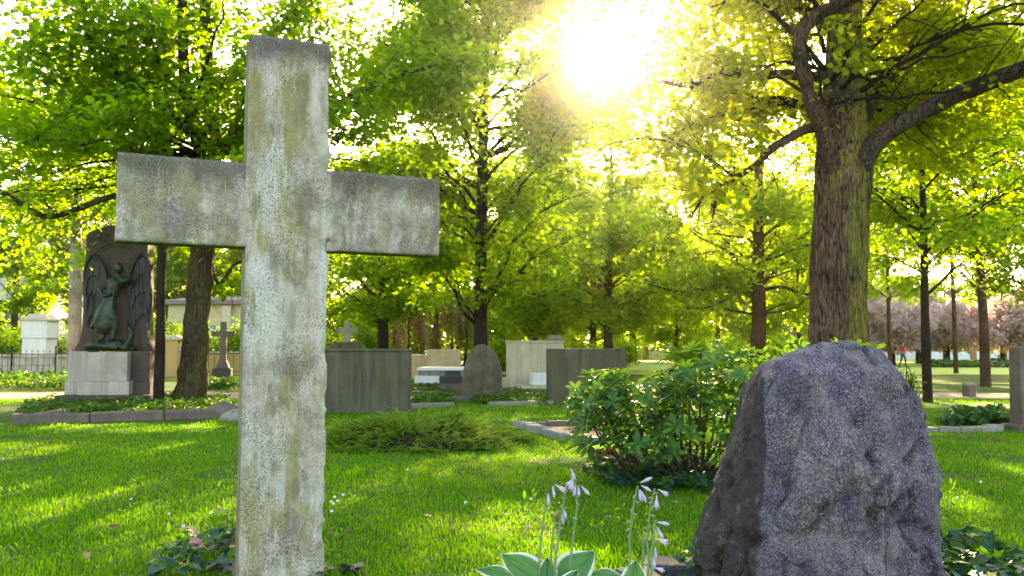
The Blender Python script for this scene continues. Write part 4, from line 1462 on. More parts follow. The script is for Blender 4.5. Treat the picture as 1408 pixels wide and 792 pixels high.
def big_oak():
    d = 14.5
    rs = np.random.default_rng(8)
    x = gx(1152, d)
    t = thing('oak_tree', 'huge oak with thick ridged bark and crooked limbs behind the granite boulder', 'tree', (x, d, 0))
    o = Vector((x, d, 0))
    P = lambda px, py, dy=0.0: pix(px, py, d + dy) - o
    pts = [P(1152, 600), P(1152, 560), P(1152, 500), P(1152, 440), P(1154, 360), P(1157, 290), P(1159, 250), P(1160, 215, .1), P(1159, 170, .2), P(1160, 110, .3), P(1161, 40, .35), P(1163, -40, .4), P(1165, -130, .4)]
    rad = [.62, .52, .46, .435, .42, .415, .43, .42, .35, .32, .28, .23, .15]
    p, r = catmull(pts, rad, 26)
    n = 210
    m = MB(); m.tube(p, r, n, cap=False)
    me = m.mesh('trunk', BARK_OAK, True)
    for v in me.vertices:
        c = v.co
        a = math.atan2(c.y, c.x)
        q = Vector((math.cos(a) * 6.5, math.sin(a) * 6.5, c.z * .8))
        h = 1 - abs(mnoise.noise(q * 1.5 + Vector(nvec(q * 2)) * .3)) * 2.2
        h += .5 * (1 - abs(mnoise.noise(q * 3.1)) * 2)
        v.co += Vector((math.cos(a), math.sin(a), 0)) * (h * .032 + .035 * mnoise.noise(Vector((math.cos(a) * 1.3, math.sin(a) * 1.3, c.z * .9))))
    link('trunk', me, None, t)
    limbs = [
        ([P(1152, 285, .0), P(1143, 225, -.28), P(1131, 180, -.44), P(1113, 132, -.6), P(1101, 80, -.65), P(1101, 48, -.68), P(1118, 24, -.7), P(1150, 8, -.7), P(1190, -12, -.7), P(1240, -60, -.7)], [.19, .15, .13, .12, .115, .12, .115, .10, .09, .04], 'limb'),
        ([P(1170, 262, -.1), P(1190, 215, -.25), P(1215, 185, -.3), P(1260, 157, -.4), P(1310, 133, -.5), P(1360, 112, -.6), P(1410, 92, -.7), P(1470, 55, -.8), P(1560, 30, -1)], [.21, .175, .155, .148, .142, .138, .13, .10, .04], 'limb'),
        ([P(1165, 180, .4), P(1190, 155, .5), P(1196, 132, .55), P(1218, 112, .7), P(1240, 86, .9), P(1300, 70, 1.3), P(1380, 20, 1.6)], [.17, .15, .14, .10, .07, .05, .02], 'limb'),
        ([P(1150, 108, .3), P(1110, 104, .3), P(1075, 102, .3), P(1040, 104, .2), P(1010, 99, .1), P(985, 106, 0), P(950, 117, -.1), P(915, 113, -.3), P(880, 108, -.4)], [.10, .09, .085, .08, .085, .07, .055, .04, .015], 'limb'),
        ([P(1140, 172, -.1), P(1108, 178, -.3), P(1085, 190, -.4), P(1062, 204, -.5), P(1040, 226, -.6), P(1012, 244, -.7), P(985, 258, -.8), P(966, 272, -.9), P(950, 300, -1.0)], [.085, .075, .07, .07, .055, .05, .04, .028, .012], 'limb'),
        ([P(990, 256, -.8), P(984, 275, -.85), P(980, 300, -.9)], [.035, .028, .012], 'limb'),
        ([P(1010, 245, -.7), P(985, 225, -.7), P(950, 205, -.6), P(890, 190, -.5), P(830, 200, -.5)], [.025, .02, .016, .012, .006], 'limb'),
        ([P(1150, -10, .3), P(1080, -60, 0), P(1000, -90, -.4), P(930, -120, -.7)], [.13, .10, .06, .02], None),
        ([P(1163, -30, .4), P(1230, -80, .8), P(1330, -120, 1.2)], [.13, .09, .02], None),
        ([P(1160, 60, .5), P(1120, 20, 1.2), P(1060, 0, 2.2), P(1000, 10, 3.0)], [.12, .09, .06, .02], None),
        ([P(1165, 90, .5), P(1220, 40, 1.4), P(1300, 30, 2.4), P(1400, 60, 3.2)], [.12, .09, .06, .02], None),
    ]
    sm = []
    for l, r, nm in limbs:
        a, b = catmull(l, r, 5)
        sm.append((a, b))
        m = MB(); m.tube(a, b, 14, rough=.2)
        m.build('limb', BARK_LIMB, t, smooth=True)
    cb, tips = grow_crown(rs, [Vector((0, .3, z)) for z in np.linspace(5.5, 9, 12)], [.15] * 12, 5.0, (.0, .6, 6.8), (4.8, 3.8, 3.2), 34, 6, .15, sm)
    tag(cb.build('branches', BARK_DARK, t, smooth=True), kind='stuff')
    Q = leaf_points(rs, tips, int(84000 * LF), .24, .18)
    # the forking trunk stays bare in front
    W = Q + np.array(o)
    u = (W[:, 0] / W[:, 1]) * FPX + 704
    py = 478 - (W[:, 2] - H) / W[:, 1] * FPX
    front = (Q[:, 1] < .1) & (u > 1060) & (u < 1440) & (py > -30)
    head = (u > 1150) & (u < 1240) & (py < 90) & (py > 12)
    Q = Q[~(front & (rs.uniform(0, 1, len(Q)) < np.where(head, .35, .985))) & ~((Q[:, 0] < -1.0) & (rs.uniform(0, 1, len(Q)) < .45)) & ~((Q[:, 1] < .35) & (Q[:, 2] < 3.8) & (np.abs(Q[:, 0]) < .75))]
    Q = Q[Q[:, 2] > 2.9]
    o3 = np.array(o)
    Q = sun_gap(Q + o3, rs, 1.5, 3.2) - o3
    tag(link('crown', leaf_cloud('crown', Q, .105, T_LOBED, rs), LEAF_B, t), kind='stuff')


big_oak()

tree('linden_tree', 'dark straight linden growing right behind the arched headstone', 661, 28.5, BARK_DARK, LEAF_A, .20, 19, 2.3, 5.4, 135000, .185, 31, 84, .2, open_=.66)
tree('linden_tree', 'dark trunked linden behind the wide slab and small grey cross', 527, 38, BARK_DARK, LEAF_A, .24, 11.5, 2.4, 5.0, 46000, .20, 32, 50, -.2)
tree('young_tree', 'slender bare dark tree close beside the angel monument', 221, 20.2, BARK_DARK, LEAF_A, .105, 9.5, 3.6, 2.4, 9000, .15, 33, 14, -.1)
tree('linden_tree', 'brown trunked linden whose trunk rises over the second dark slab', 836, 46, BARK_BROWN, LEAF_C, .22, 15, 2.2, 5.6, 62000, .24, 34, 50, .3, open_=.72)
TA = tree('linden_tree', 'linden with a reddish trunk rising over the cream wall tomb', 737, 52, BARK_BROWN, LEAF_C, .20, 14, 2.4, 5.4, 50000, .26, 35, 50, .1, open_=.75)
tree('linden_tree', 'thin linden trunk just behind the black topped pillar', 764, 58, BARK_BROWN, LEAF_C, .15, 14, 2.6, 4.8, 30000, .27, 38, 36, .1)
tree('young_tree', 'slim young tree with straight pole trunk beside the boulder top', 1272, 21.5, BARK_DARK, LEAF_A, .10, 10.5, 2.8, 3.1, 32000, .15, 36, 34, .1)
tree('linden_tree', 'young linden with brown trunk alone on the sunlit far lawn', 1352, 30.5, BARK_BROWN, LEAF_C, .15, 12.5, 3.1, 4.0, 40000, .19, 37, 36, -.2)


tree('linden_tree', 'leafy linden just left of the young lawn linden, over the meadow edge', 1222, 50, BARK_BROWN, LEAF_C, .10, 17, 4.4, 5.0, 36000, .25, 52, 44, .1)
tree('linden_tree', 'leafy linden behind the slim young tree, reaching the picture top', 1312, 46, BARK_BROWN, LEAF_A, .10, 17, 4.2, 5.2, 38000, .24, 53, 44, -.1)
tree('linden_tree', 'shady linden over the tall brown headstone at the picture border', 1424, 36, BARK_DARK, LEAF_A, .10, 15, 2.8, 4.6, 36000, .20, 54, 44, -.1)
tree('linden_tree', 'leafy linden behind the crooked fork maple and rhododendron', 930, 52, BARK_BROWN, LEAF_C, .10, 15, 2.0, 5.2, 38000, .25, 55, 44, .1)
tree('linden_tree', 'leafy linden between the crooked fork maple and the oak trunk', 1098, 44, BARK_BROWN, LEAF_C, .10, 14, 2.2, 4.8, 36000, .22, 56, 44, .1)


def fork_tree():
    d = 32.0
    rs = np.random.default_rng(44)
    x = gx(1042, d)
    t = thing('maple_tree', 'brown maple with crooked level branches between rhododendron and oak', 'tree', (x, d, 0))
    o = Vector((x, d, 0)); P = lambda px, py, dy=0.0: pix(px, py, d + dy) - o
    mb, tp, tr = trunk_mesh([P(1042, 540), P(1042, 480), P(1044, 420), P(1041, 385), P(1043, 340), P(1042, 280), P(1045, 180), P(1044, 60), P(1046, -20)], [.36, .28, .25, .26, .21, .17, .13, .08, .02], 14, 4, .2)
    mb.build('trunk', BARK_BROWN, t, smooth=True)
    L = [([P(1040, 408), P(1018, 400, -.2), P(995, 394, -.4), P(968, 397, -.6), P(935, 402, -.8), P(890, 390, -1)], [.11, .10, .10, .09, .06, .02]),
         ([P(1012, 402, -.2), P(990, 416, -.4), P(965, 424, -.7), P(940, 422, -1)], [.045, .04, .03, .012]),
         ([P(1039, 385), P(1020, 371, .2), P(1005, 373, .4), P(980, 385, .6)], [.06, .055, .045, .02]),
         ([P(1041, 352), P(1020, 352, -.2), P(990, 345, -.5), P(960, 350, -.9)], [.05, .045, .03, .012]),
         ([P(1044, 400), P(1075, 395, -.3), P(1110, 405, -.6), P(1150, 400, -.8)], [.07, .06, .045, .015]),
         ([P(1044, 330), P(1085, 300, .5), P(1140, 290, .9)], [.06, .045, .015])]
    sm = []
    for l, r in L:
        a, b = catmull(l, r, 4); sm.append((a, b))
        m = MB(); m.tube(a, b, 9, rough=.15); m.build('limb', BARK_BROWN, t, smooth=True)
    cb, tips = grow_crown(rs, tp, tr, 2.6, (0, 0, 7.2), (4.8, 4.6, 5.2), 42, 6, .2, sm)
    tag(cb.build('branches', BARK_BROWN, t, smooth=True), kind='stuff')
    Q = leaf_points(rs, tips, int(58000 * LF), .28, .18)
    Q = Q[~((Q[:, 1] < .4) & (np.abs(Q[:, 0]) < .5) & (Q[:, 2] < 4))]
    Q = sun_gap(Q + np.array(o), rs) - np.array(o)
    tag(link('crown', leaf_cloud('crown', Q, .17, T_KITE, rs), LEAF_C, t), kind='stuff')


fork_tree()

# pale trunk behind the wall
tree('old_tree', 'old tree with a thick pale grey trunk just behind the angel monument', 104, 39, BARK_PALE, LEAF_A, .30, 14, 3.0, 5.0, 32000, .22, 51, 36, -.3)

# farther trees: a few kinds, copied
F1 = tree('broad_tree', 'broad far linden closing the view between the lindens', 600, 74, BARK_DARK, LEAF_C, .3, 18.5, 1.2, 6.4, 34000, .36, 61, 48)
F2 = tree('broad_tree', 'broad far maple closing the view between the lindens', 690, 68, BARK_BROWN, LEAF_A, .3, 17, 1.0, 6.0, 34000, .34, 62, 48)
GRP = 'broad far trees closing the view'
F1['group'] = GRP; F2['group'] = GRP
F1['label'] = 'broad far tree in the gap between the thuja and the arched headstone'
F2['label'] = 'broad far tree filling the gap over the cream wall tomb'
for i, (px, d, src, sc, lab) in enumerate((
        (20, 84, F2, 1.05, 'broad far tree behind the white pillar tomb'), (130, 80, F1, 1.1, 'broad far tree over the angel monument'),
        (225, 88, F2, 1.15, 'broad far tree seen between monument and maple trunk'), (290, 84, F1, 1.05, 'broad far tree over the ochre house'),
        (385, 80, F1, 1.0, 'broad far tree hidden mostly by the cross shaft'), (450, 86, F2, 1.1, 'broad far tree over the small grey cross'),
        (545, 82, F2, 1.05, 'broad far tree over the vine covered hedge'), (760, 90, F1, 1.1, 'broad far tree behind the black topped pillar'),
        (815, 82, F1, 1.0, 'broad far tree behind the second dark slab'), (870, 86, F2, 1.0, 'broad far tree at the open end of the white panels'),
        (930, 80, F1, .9, 'broad far tree over the low part of the rhododendron'), (985, 88, F2, 1.1, 'broad far tree in the fork maple\'s gap'),
        (1045, 80, F1, 1.0, 'broad far tree behind the brown fork maple'), (1100, 84, F2, 1.05, 'broad far tree between the fork maple and oak'),
        (1150, 90, F1, 1.15, 'broad far tree hidden by the oak trunk'), (1200, 102, F2, .62, 'broad far tree over the distant person'),
        (1275, 104, F1, .62, 'broad far tree behind the slim young tree'), (1345, 106, F2, .62, 'broad far tree behind the young linden on the lawn'),
        (1412, 102, F1, .62, 'broad far tree over the tall brown headstone'))):
    copy_tree(src, (gx(px, d), d, 0), i * 1.9, sc, lab)


def far_woods():
    rs = np.random.default_rng(66)
    n = 42000
    x = rs.uniform(-120, 125, n); y = rs.uniform(108, 124, n)
    top = np.array([7.5 + 3 * mnoise.noise(Vector((a * .09, 1, 0))) + 1.5 * mnoise.noise(Vector((a * .3, 4, 0))) for a in x])
    z = top * rs.uniform(0, 1, n) ** .8
    tag(link('woods', leaf_cloud('woods', np.stack([x, y, z], 1), .95, T_KITE, rs), LEAF_C), kind='stuff')


far_woods()

# copper beeches
CB = tree('copper_beech', 'pink brown copper beech at the edge of the far meadow', 1225, 66, BARK_DARK, LEAF_P, .22, 6.2, 1.0, 3.4, 15000, .26, 71, 16, gap=False)
CB['group'] = 'copper beeches along the meadow'
CB['label'] = 'pink brown copper beech behind the person in red'
for i, (px, d, sc, lab) in enumerate(((1300, 70, 1.05, 'pink brown copper beech beside the slim young tree'), (1378, 68, 1.0, 'pink brown copper beech behind the young lawn linden'),
                                      (1440, 66, 1.1, 'pink brown copper beech over the tall brown headstone'), (1262, 74, 1.1, 'pink brown copper beech between the person and the slim young tree'), (1180, 64, .95, 'pink brown copper beech close beside the oak trunk'), (1130, 74, .9, 'pink brown copper beech peeping beside the oak trunk'))):
    copy_tree(CB, (gx(px, d), d, 0), i * 2.1 + .5, sc, lab)


# ------------------------------------------------------------------ bushes
def bush(name, label, px, d, w, h, leaf, nl, ls, seed, cat='bush', group=None, base=0.0, tmpl=T_KITE):
    rs = np.random.default_rng(seed)
    t = thing(name, label, cat, (gx(px, d), d, 0), group=group)
    mb = MB(); tips = []
    for k in range(26):
        az = k * 2.4; el = rs.uniform(.25, 1.35)
        b = np.array([math.cos(az) * math.cos(el) * w, math.sin(az) * math.cos(el) * w * .8, math.sin(el) * h]) * rs.uniform(.75, 1)
        q = wander(rs, np.array([0, 0, -.05]), b, 5, .08, .05)
        mb.tube(q, np.linspace(.035, .006, 5), 5, cap=False)
        for _ in range(5):
            i = rs.integers(1, 4)
            dd = rs.normal(0, 1, 3); dd /= np.linalg.norm(dd)
            tips.append(np.stack([q[i], q[i] + dd * .32 * (w + h) / 2]))
        tips.append(q[2:])
    tag(mb.build('branches', BARK_DARK, t), kind='stuff')
    P = leaf_points(rs, tips, nl, .10 * w, .08 * h)
    P = P[P[:, 2] > base]
    tag(link('foliage', leaf_cloud('foliage', P, ls, tmpl, rs), leaf, t), kind='stuff')
    return t


B1 = bush('bush', 'leafy green bush in the hedge row under the lindens', 700, 50, 2.2, 2.2, LEAF_C, 6000, .16, 81)
B1['group'] = 'bushes of the hedge row under the lindens'
B1['label'] = 'leafy green bush between arched headstone and cream tomb'
for i, (px, d, sc, lab) in enumerate(((760, 60, 1.0, 'leafy green bush behind the black topped pillar'), (800, 56, .9, 'leafy green bush behind the second dark slab'),
                                      (850, 62, 1.0, 'leafy green bush left of the white panel gap'), (960, 52, 1.1, 'dark leafy bush right behind the rhododendron'),
                                      (1000, 56, 1.0, 'leafy green bush under the fork maple\'s level branch'), (1075, 60, 1.1, 'leafy green bush between fork maple and oak'),
                                      (1115, 52, 1.0, 'leafy green bush beside the oak trunk'), (440, 50, 1.2, 'leafy green bush beside the small grey cross'),
                                      (60, 54, 1.3, 'leafy green bush behind the white pillar tomb'), (5, 50, 1.2, 'leafy green bush behind the iron railing near the pale house'),
                                      (205, 50, 1.2, 'leafy green bush between monument and slender tree'),
                                      (262, 53, 1.5, 'tall leafy bush behind the mossy maple trunk'), (338, 52, 1.45, 'tall leafy bush before the ochre house, beside the cross shaft'))):
    copy_tree(B1, (gx(px, d), d, 0), i * 1.7, sc, lab)
bush('thuja_bush', 'tall pale green thuja bush beside the vine covered hedge', 503, 44, 1.5, 4.2, LEAF_C, 9000, .13, 83)
bush('small_shrub', 'small leafy shrub growing at the slope of the boulder top', 1243, 17.5, .38, 1.05, LEAF_A, 1300, .06, 84, tmpl=T_LONG)


def vine_hedge():
    d = 45
    rs = np.random.default_rng(91)
    t = thing('vine_hedge', 'tall hedge draped in dry brown hanging vines behind the beige headstones', 'hedge', (gx(600, d), d, 0))
    mb = MB()
    for k in range(75):
        x0 = rs.uniform(-2.5, 2.6); y0 = rs.normal(0, .35); zt = rs.uniform(2.2, 4.2)
        for j in range(5):
            x, y = x0 + rs.normal(0, .12), y0 + rs.normal(0, .1)
            q = wander(rs, np.array([x0, y0, zt]), np.array([x + rs.normal(0, .15), y, zt - rs.uniform(.7, 2.4)]), 6, .07)
            mb.tube(q, [.02, .018, .015, .013, .010, .005], 3, cap=False)
    tag(mb.build('vines', flat_mat('dry_vine', (.50, .30, .18), .9, 0, .4, 3), t), kind='stuff')
    n = 5200
    P = np.stack([rs.uniform(-2.5, 2.7, n), rs.normal(-.25, .25, n), rs.uniform(.5, 3.9, n)], 1)
    kk = np.array([mnoise.noise(Vector((a * 1.5, 2, c * .35))) for a, b, c in P]) > -.02
    DRY = leaf_mat('leaf_dry_vine', [(0, (.16, .07, .03)), (.5, (.34, .17, .09)), (1, (.52, .34, .20))], [(0, (.25, .10, .03)), (.5, (.50, .26, .10)), (1, (.66, .45, .22))], .5)
    tag(link('dry_leaves', leaf_cloud('dry_leaves', P[kk], .17, T_LONG, rs, (-1.2, .3)), DRY, t), kind='stuff')
    mb = MB()
    for k in range(7): mb.tube([(-2.3 + k * .75, .5, -.1), (-2.2 + k * .75, .45, 2), (-2.3 + k * .75, .4, 3.6)], [.1, .08, .04], 6)
    tag(mb.build('stems', BARK_DARK, t), kind='stuff')
    n = 13000
    P = np.stack([rs.uniform(-2.7, 2.8, n), rs.normal(.25, .42, n), 4.7 * rs.uniform(0, 1, n) ** .8], 1)
    k = np.array([mnoise.noise(Vector((a * .8, 5, c * .6))) for a, b, c in P]) > -.06
    k |= P[:, 1] > .55
    tag(link('foliage', leaf_cloud('foliage', P[k], .16, T_KITE, rs), LEAF_C, t), kind='stuff')


vine_hedge()


# ------------------------------------------------------------------ low green plots
def ground_ivy(name, label, corners, n, size, h, seed, leaf, cat='ground cover'):
    """low leafy plot filled between four ground points"""
    rs = np.random.default_rng(seed)
    c = [gpt(*p) for p in corners]
    o = c[0]
    u, v = rs.uniform(0, 1, (2, n))
    A = [np.array(p - o) for p in c]
    P = (A[0][None] * ((1 - u) * (1 - v))[:, None] + A[1][None] * (u * (1 - v))[:, None] + A[2][None] * (u * v)[:, None] + A[3][None] * ((1 - u) * v)[:, None])
    hh = np.array([.6 + .6 * mnoise.noise(Vector((p[0] * 1.6, p[1] * 1.6, seed))) for p in P]) * h
    P[:, 2] = hh * rs.uniform(.1, 1, n) ** .6
    P[:, :2] += rs.normal(0, .05, (n, 2))
    t = thing(name, label, cat, o)
    tag(link('foliage', leaf_cloud('foliage', P, size, T_LOBED, rs, (-.1, .5)), leaf, t), kind='stuff')


LEAF_I = leaf_mat('leaf_ivy', [(0, (.010, .045, .016)), (.5, (.022, .085, .026)), (1, (.06, .14, .03))],
                  [(0, (.02, .10, .02)), (.5, (.06, .2, .03)), (1, (.2, .36, .04))], .3, .5, .3)
LEAF_G = leaf_mat('leaf_ground_cover', [(0, (.02, .07, .012)), (.5, (.04, .11, .015)), (1, (.09, .17, .02))],
                  [(0, (.05, .15, .008)), (.5, (.11, .25, .012)), (1, (.28, .40, .03))], .4, .5, .25)
ground_ivy('ivy_bed', 'ivy ground cover filling the kerbed bed before the angel monument', ((24, 578), (312, 570), (312, 553), (40, 556)), 5200, .085, .30, 101, LEAF_G)
ground_ivy('leafy_hedge', 'knee high leafy hedge strip in front of the iron railing', ((-90, 537), (105, 537), (105, 524), (-90, 524)), 4200, .13, .55, 102, LEAF_G, 'hedge')
ground_ivy('leafy_plot', 'low bright green plants between trunk and block cross', ((270, 536), (328, 536), (328, 528), (270, 528)), 1500, .12, .45, 103, LEAF_G)
ground_ivy('leafy_plot', 'low leafy ground cover in front of the arched headstone', ((652, 556), (752, 557), (760, 543), (662, 545)), 2600, .10, .22, 104, LEAF_G)
ground_ivy('leafy_plot', 'low leafy ground cover beside the wide dark slab', ((566, 560), (618, 558), (625, 546), (568, 546)), 1500, .10, .2, 105, LEAF_G)
ground_ivy('leafy_plot', 'small bright leafy plot in front of the ledger tomb', ((566, 541), (602, 541), (602, 530), (566, 530)), 900, .11, .3, 106, LEAF_G)
ground_ivy('leafy_plot', 'dark leafy patch on the lawn behind the round kerb', ((1298, 586), (1384, 586), (1380, 572), (1310, 573)), 1700, .12, .26, 107, LEAF_I)
ground_ivy('leafy_plot', 'clipped low green strip along the sunlit meadow', ((1280, 505.5), (1420, 505.5), (1420, 502.5), (1280, 502.5)), 2600, .28, .5, 108, LEAF_G)


# ================================================================== JUNIPER
def juniper():
    rs = np.random.default_rng(120)
    c = gpt(575, 612)
    t = thing('juniper_shrub', 'wide low spreading juniper shrub on the lawn beside the cross shaft', 'shrub', (c.x, c.y, 0))
    mb = MB(); V = []; n = 4200
    Ps, Ms, Ss = [], [], []
    boughs = []
    for k in range(58):
        r = math.sqrt(rs.uniform(0, 1)); a = rs.uniform(0, 2 * math.pi)
        boughs.append((r * math.cos(a) * 1.42, r * math.sin(a) * .9, (.32 * (1 - r ** 2.4) + .10) * rs.uniform(.6, 1.25), rs.uniform(.20, .36), a))
    for k in range(n):
        bx, by, bz, br, ba = boughs[rs.integers(0, len(boughs))]
        qa = rs.uniform(0, 2 * math.pi); qr = br * math.sqrt(rs.uniform(0, 1))
        x, y = bx + qr * math.cos(qa), by + qr * math.sin(qa) * .8
        z = max(.03, bz - .9 * qr * qr / br + rs.normal(0, .03))
        if rs.uniform() < .25: z *= rs.uniform(.2, .8)
        az = qa + rs.normal(0, .5) if rs.uniform() < .6 else ba + rs.normal(0, .5)
        el = rs.uniform(-.1, .6)
        L = rs.uniform(.10, .22)
        dr = np.array([math.cos(az) * math.cos(el), math.sin(az) * math.cos(el), math.sin(el)])
        b = np.array([x, y, z]); side = np.array([-math.sin(az), math.cos(az), .15])
        m = 26
        tt = rs.uniform(0, 1, m)
        sgn = rs.choice([-1, 1], m)
        Ps.append(b + dr * (tt * L)[:, None] + np.array([0, 0, -.25])[None] * (tt * tt * L)[:, None] * .3)
        Ss.append(L * .30 * (1.1 - tt * .7) * rs.uniform(.7, 1.2, m))
        fwd = dr[None] * rs.uniform(.6, 1.2, (m, 1)) + side[None] * (sgn * rs.uniform(.3, .9, m))[:, None] + np.array([0, 0, 1])[None] * rs.normal(.1, .25, (m, 1))
        fwd /= np.linalg.norm(fwd, axis=1)[:, None]
        up = rs.normal(0, 1, (m, 3)); yv = np.cross(up, fwd); yv /= np.linalg.norm(yv, axis=1)[:, None]
        Ms.append(np.stack([fwd, yv, np.cross(fwd, yv)], 2))
        if k % 9 == 0: mb.tube([(x * .25, y * .25, .03), (x * .7, y * .7, z * .6), tuple(b + dr * L * .8)], [.014, .01, .004], 4, cap=False)
    P, M, S = np.concatenate(Ps), np.concatenate(Ms), np.concatenate(Ss)
    Vv, F = leaf_geo(P, M, S, (T_NEEDLE[0] * np.array([1, 1.6, 1], np.float32), T_NEEDLE[1]))
    lm = Mat('juniper_needles')
    f = lm.math('ADD', lm.math('MULTIPLY', lm.island(), .35), lm.math('MULTIPLY', lm.noise(2.2, 4, .6), .75), clamp=True)
    st = [(.12, (.025, .09, .008)), (.36, (.09, .21, .012)), (.6, (.17, .29, .020)), (.85, (.32, .25, .06))]
    lm.leafy(lm.ramp(f, st), lm.ramp(f, [(p, tuple(min(1, q * 1.7) for q in cc)) for p, cc in st]), .35, .6, .2)
    tag(link('foliage', np_mesh('foliage', Vv, F), lm.mat, t), kind='stuff')
    tag(mb.build('branches', BARK_DARK, t), kind='stuff')
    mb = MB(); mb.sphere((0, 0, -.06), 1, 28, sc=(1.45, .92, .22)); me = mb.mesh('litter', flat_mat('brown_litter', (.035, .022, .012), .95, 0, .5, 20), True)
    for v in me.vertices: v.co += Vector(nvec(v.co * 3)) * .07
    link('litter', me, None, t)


juniper()


# ================================================================== RHODODENDRON
def rhododendron():
    rs = np.random.default_rng(140)
    d0 = 9.0
    t = thing('rhododendron_bush', 'big glossy rhododendron bush spreading behind the granite boulder', 'bush', (gx(950, d0), d0, 0))
    o = np.array((gx(950, d0), d0, 0.0))
    lm = leaf_mat('leaf_rhododendron', [(0, (.02, .085, .022)), (.5, (.05, .15, .022)), (1, (.14, .26, .03))],
                  [(0, (.05, .17, .02)), (.5, (.16, .34, .02)), (1, (.40, .52, .05))], .32, .5, .28)
    mb = MB()
    ends = []
    # outline of the shrub: (x offset, top height, base height)
    prof = [(-1.22, .98, .5), (-.9, 1.16, .42), (-.55, 1.10, .35), (-.2, 1.38, .3), (.1, 1.52, .3), (.35, 1.50, .3), (.7, 1.42, .4), (1.1, 1.45, .6), (1.8, 1.46, .8)]
    xs_, tops, lows = zip(*prof)
    for k in range(640):
        x = rs.uniform(-1.22, 1.8)
        top = np.interp(x, xs_, tops); low = np.interp(x, xs_, lows)
        y = rs.uniform(-.75, .75) * (1 - .35 * abs(x) / 1.6)
        edge = max(0, 1 - (abs(y) / .9) ** 2.2)
        low *= 1.0 if x < -.5 else .35
        z = low * .6 + (top * (.55 + .45 * edge) * (.94 + .12 * mnoise.noise(Vector((x * 3, y * 3, 1)))) - low * .6) * rs.uniform(0, 1) ** .62
        ends.append(np.array([x, y, max(.12, z)]))
        if k % 13 == 0:
            b = np.array([x * .25 + rs.normal(0, .06), y * .2, -.03])
            q = wander(rs, b, ends[-1], 6, .10, -.08)
            mb.tube(q, np.linspace(.020, .006, 6), 5, cap=False)
    tag(mb.build('branches', flat_mat('rhododendron_wood', (.07, .05, .035), .9, 0, .4, 10), t), kind='stuff')
    P, M, S = [], [], []
    for e in ends:
        n = rs.integers(7, 11)
        a0 = rs.uniform(0, 6.28)
        ax = np.array([e[0] * .25, e[1] * .45, .75]) + rs.normal(0, .28, 3); ax /= np.linalg.norm(ax)
        u = np.cross(ax, [0.3, 1, .1]); u /= np.linalg.norm(u); v = np.cross(ax, u)
        for q in range(n):
            a = a0 + q * 6.283 / n + rs.normal(0, .15)
            f = (u * math.cos(a) + v * math.sin(a)) + ax * rs.uniform(-.15, .55)
            f /= np.linalg.norm(f)
            yv = np.cross(ax, f); yv /= np.linalg.norm(yv)
            P.append(e + ax * rs.uniform(-.02, .02)); M.append(np.stack([f, yv, np.cross(f, yv)], 1)); S.append(rs.uniform(.105, .16))
    P, M, S = np.array(P), np.array(M), np.array(S)
    T = (np.array([(0, 0, 0), (.14, .05, .01), (.42, .165, .035), (.72, .15, .0), (1, 0, -.10), (.72, -.15, .0), (.42, -.165, .035), (.14, -.05, .01), (.45, 0, -.015), (.74, 0, -.05)], np.float32),
         [np.array([(0, 8, 2, 1), (8, 9, 3, 2), (0, 7, 6, 8), (8, 6, 5, 9)], np.int32), np.array([(9, 4, 3), (9, 5, 4)], np.int32)])
    # the leaves nearest the camera side are single parts
    score = P[:, 1] - .35 * P[:, 2] + .0 * P[:, 0] + rs.normal(0, .12, len(P)) + np.where(P[:, 0] > .45, .5, 0)
    order = np.argsort(score)
    near, rest = order[:300], order[300:]
    V, F = leaf_geo(np.zeros((1, 3)), np.eye(3)[None], np.ones(1), T)
    lme = np_mesh('leaf', V, F, True); lme.materials.append(lm)
    lm2 = leaf_mat('leaf_rhododendron_young', [(0, (.05, .15, .02)), (1, (.13, .24, .03))], [(0, (.2, .4, .02)), (1, (.42, .55, .05))], .35, .5, .28)
    lme2 = np_mesh('leaf', V, F, True); lme2.materials.append(lm2)
    for i in near:
        ob = link('leaf', lme if rs.uniform() < .72 else lme2, None, t)
        m4 = Matrix(M[i].tolist()).to_4x4() @ Matrix.Scale(float(S[i]), 4)
        ob.matrix_local = Matrix.Translation(P[i]) @ m4
    V, F = leaf_geo(P[rest], M[rest], S[rest], T)
    tag(link('foliage', np_mesh('foliage', V, F, True), lm, t), kind='stuff')


rhododendron()

c = gpt(832, 646)
t = thing('dead_fern', 'clump of dry red brown fronds at the foot of the rhododendron', 'plant', (c.x, c.y, 0))
fm = flat_mat('dry_frond', (.30, .10, .045), .9, 0, .4, 20)
for k in range(11):
    a = k * .57; l = R.uniform(.16, .26)
    mb = MB(); mb.tube([(0, 0, .16), (math.cos(a) * l * .5, math.sin(a) * l * .5, .22), (math.cos(a) * l, math.sin(a) * l, .05)], [.010, .014, .003], 5)
    mb.build('frond', fm, t)


# ================================================================== IVY NEAR THE CAMERA
IVY_T = (np.array([(0, 0, 0), (-.16, .34, .01), (.22, .30, .02), (.38, .56, -.02), (.58, .24, .02), (1, 0, -.06), (.58, -.24, .02), (.38, -.56, -.02), (.22, -.30, .02), (-.16, -.34, .01), (.35, 0, -.02)], np.float32),
         [np.array([(10, 0, 1), (10, 1, 2), (10, 2, 3), (10, 3, 4), (10, 4, 5), (10, 5, 6), (10, 6, 7), (10, 7, 8), (10, 8, 9), (10, 9, 0)], np.int32)])


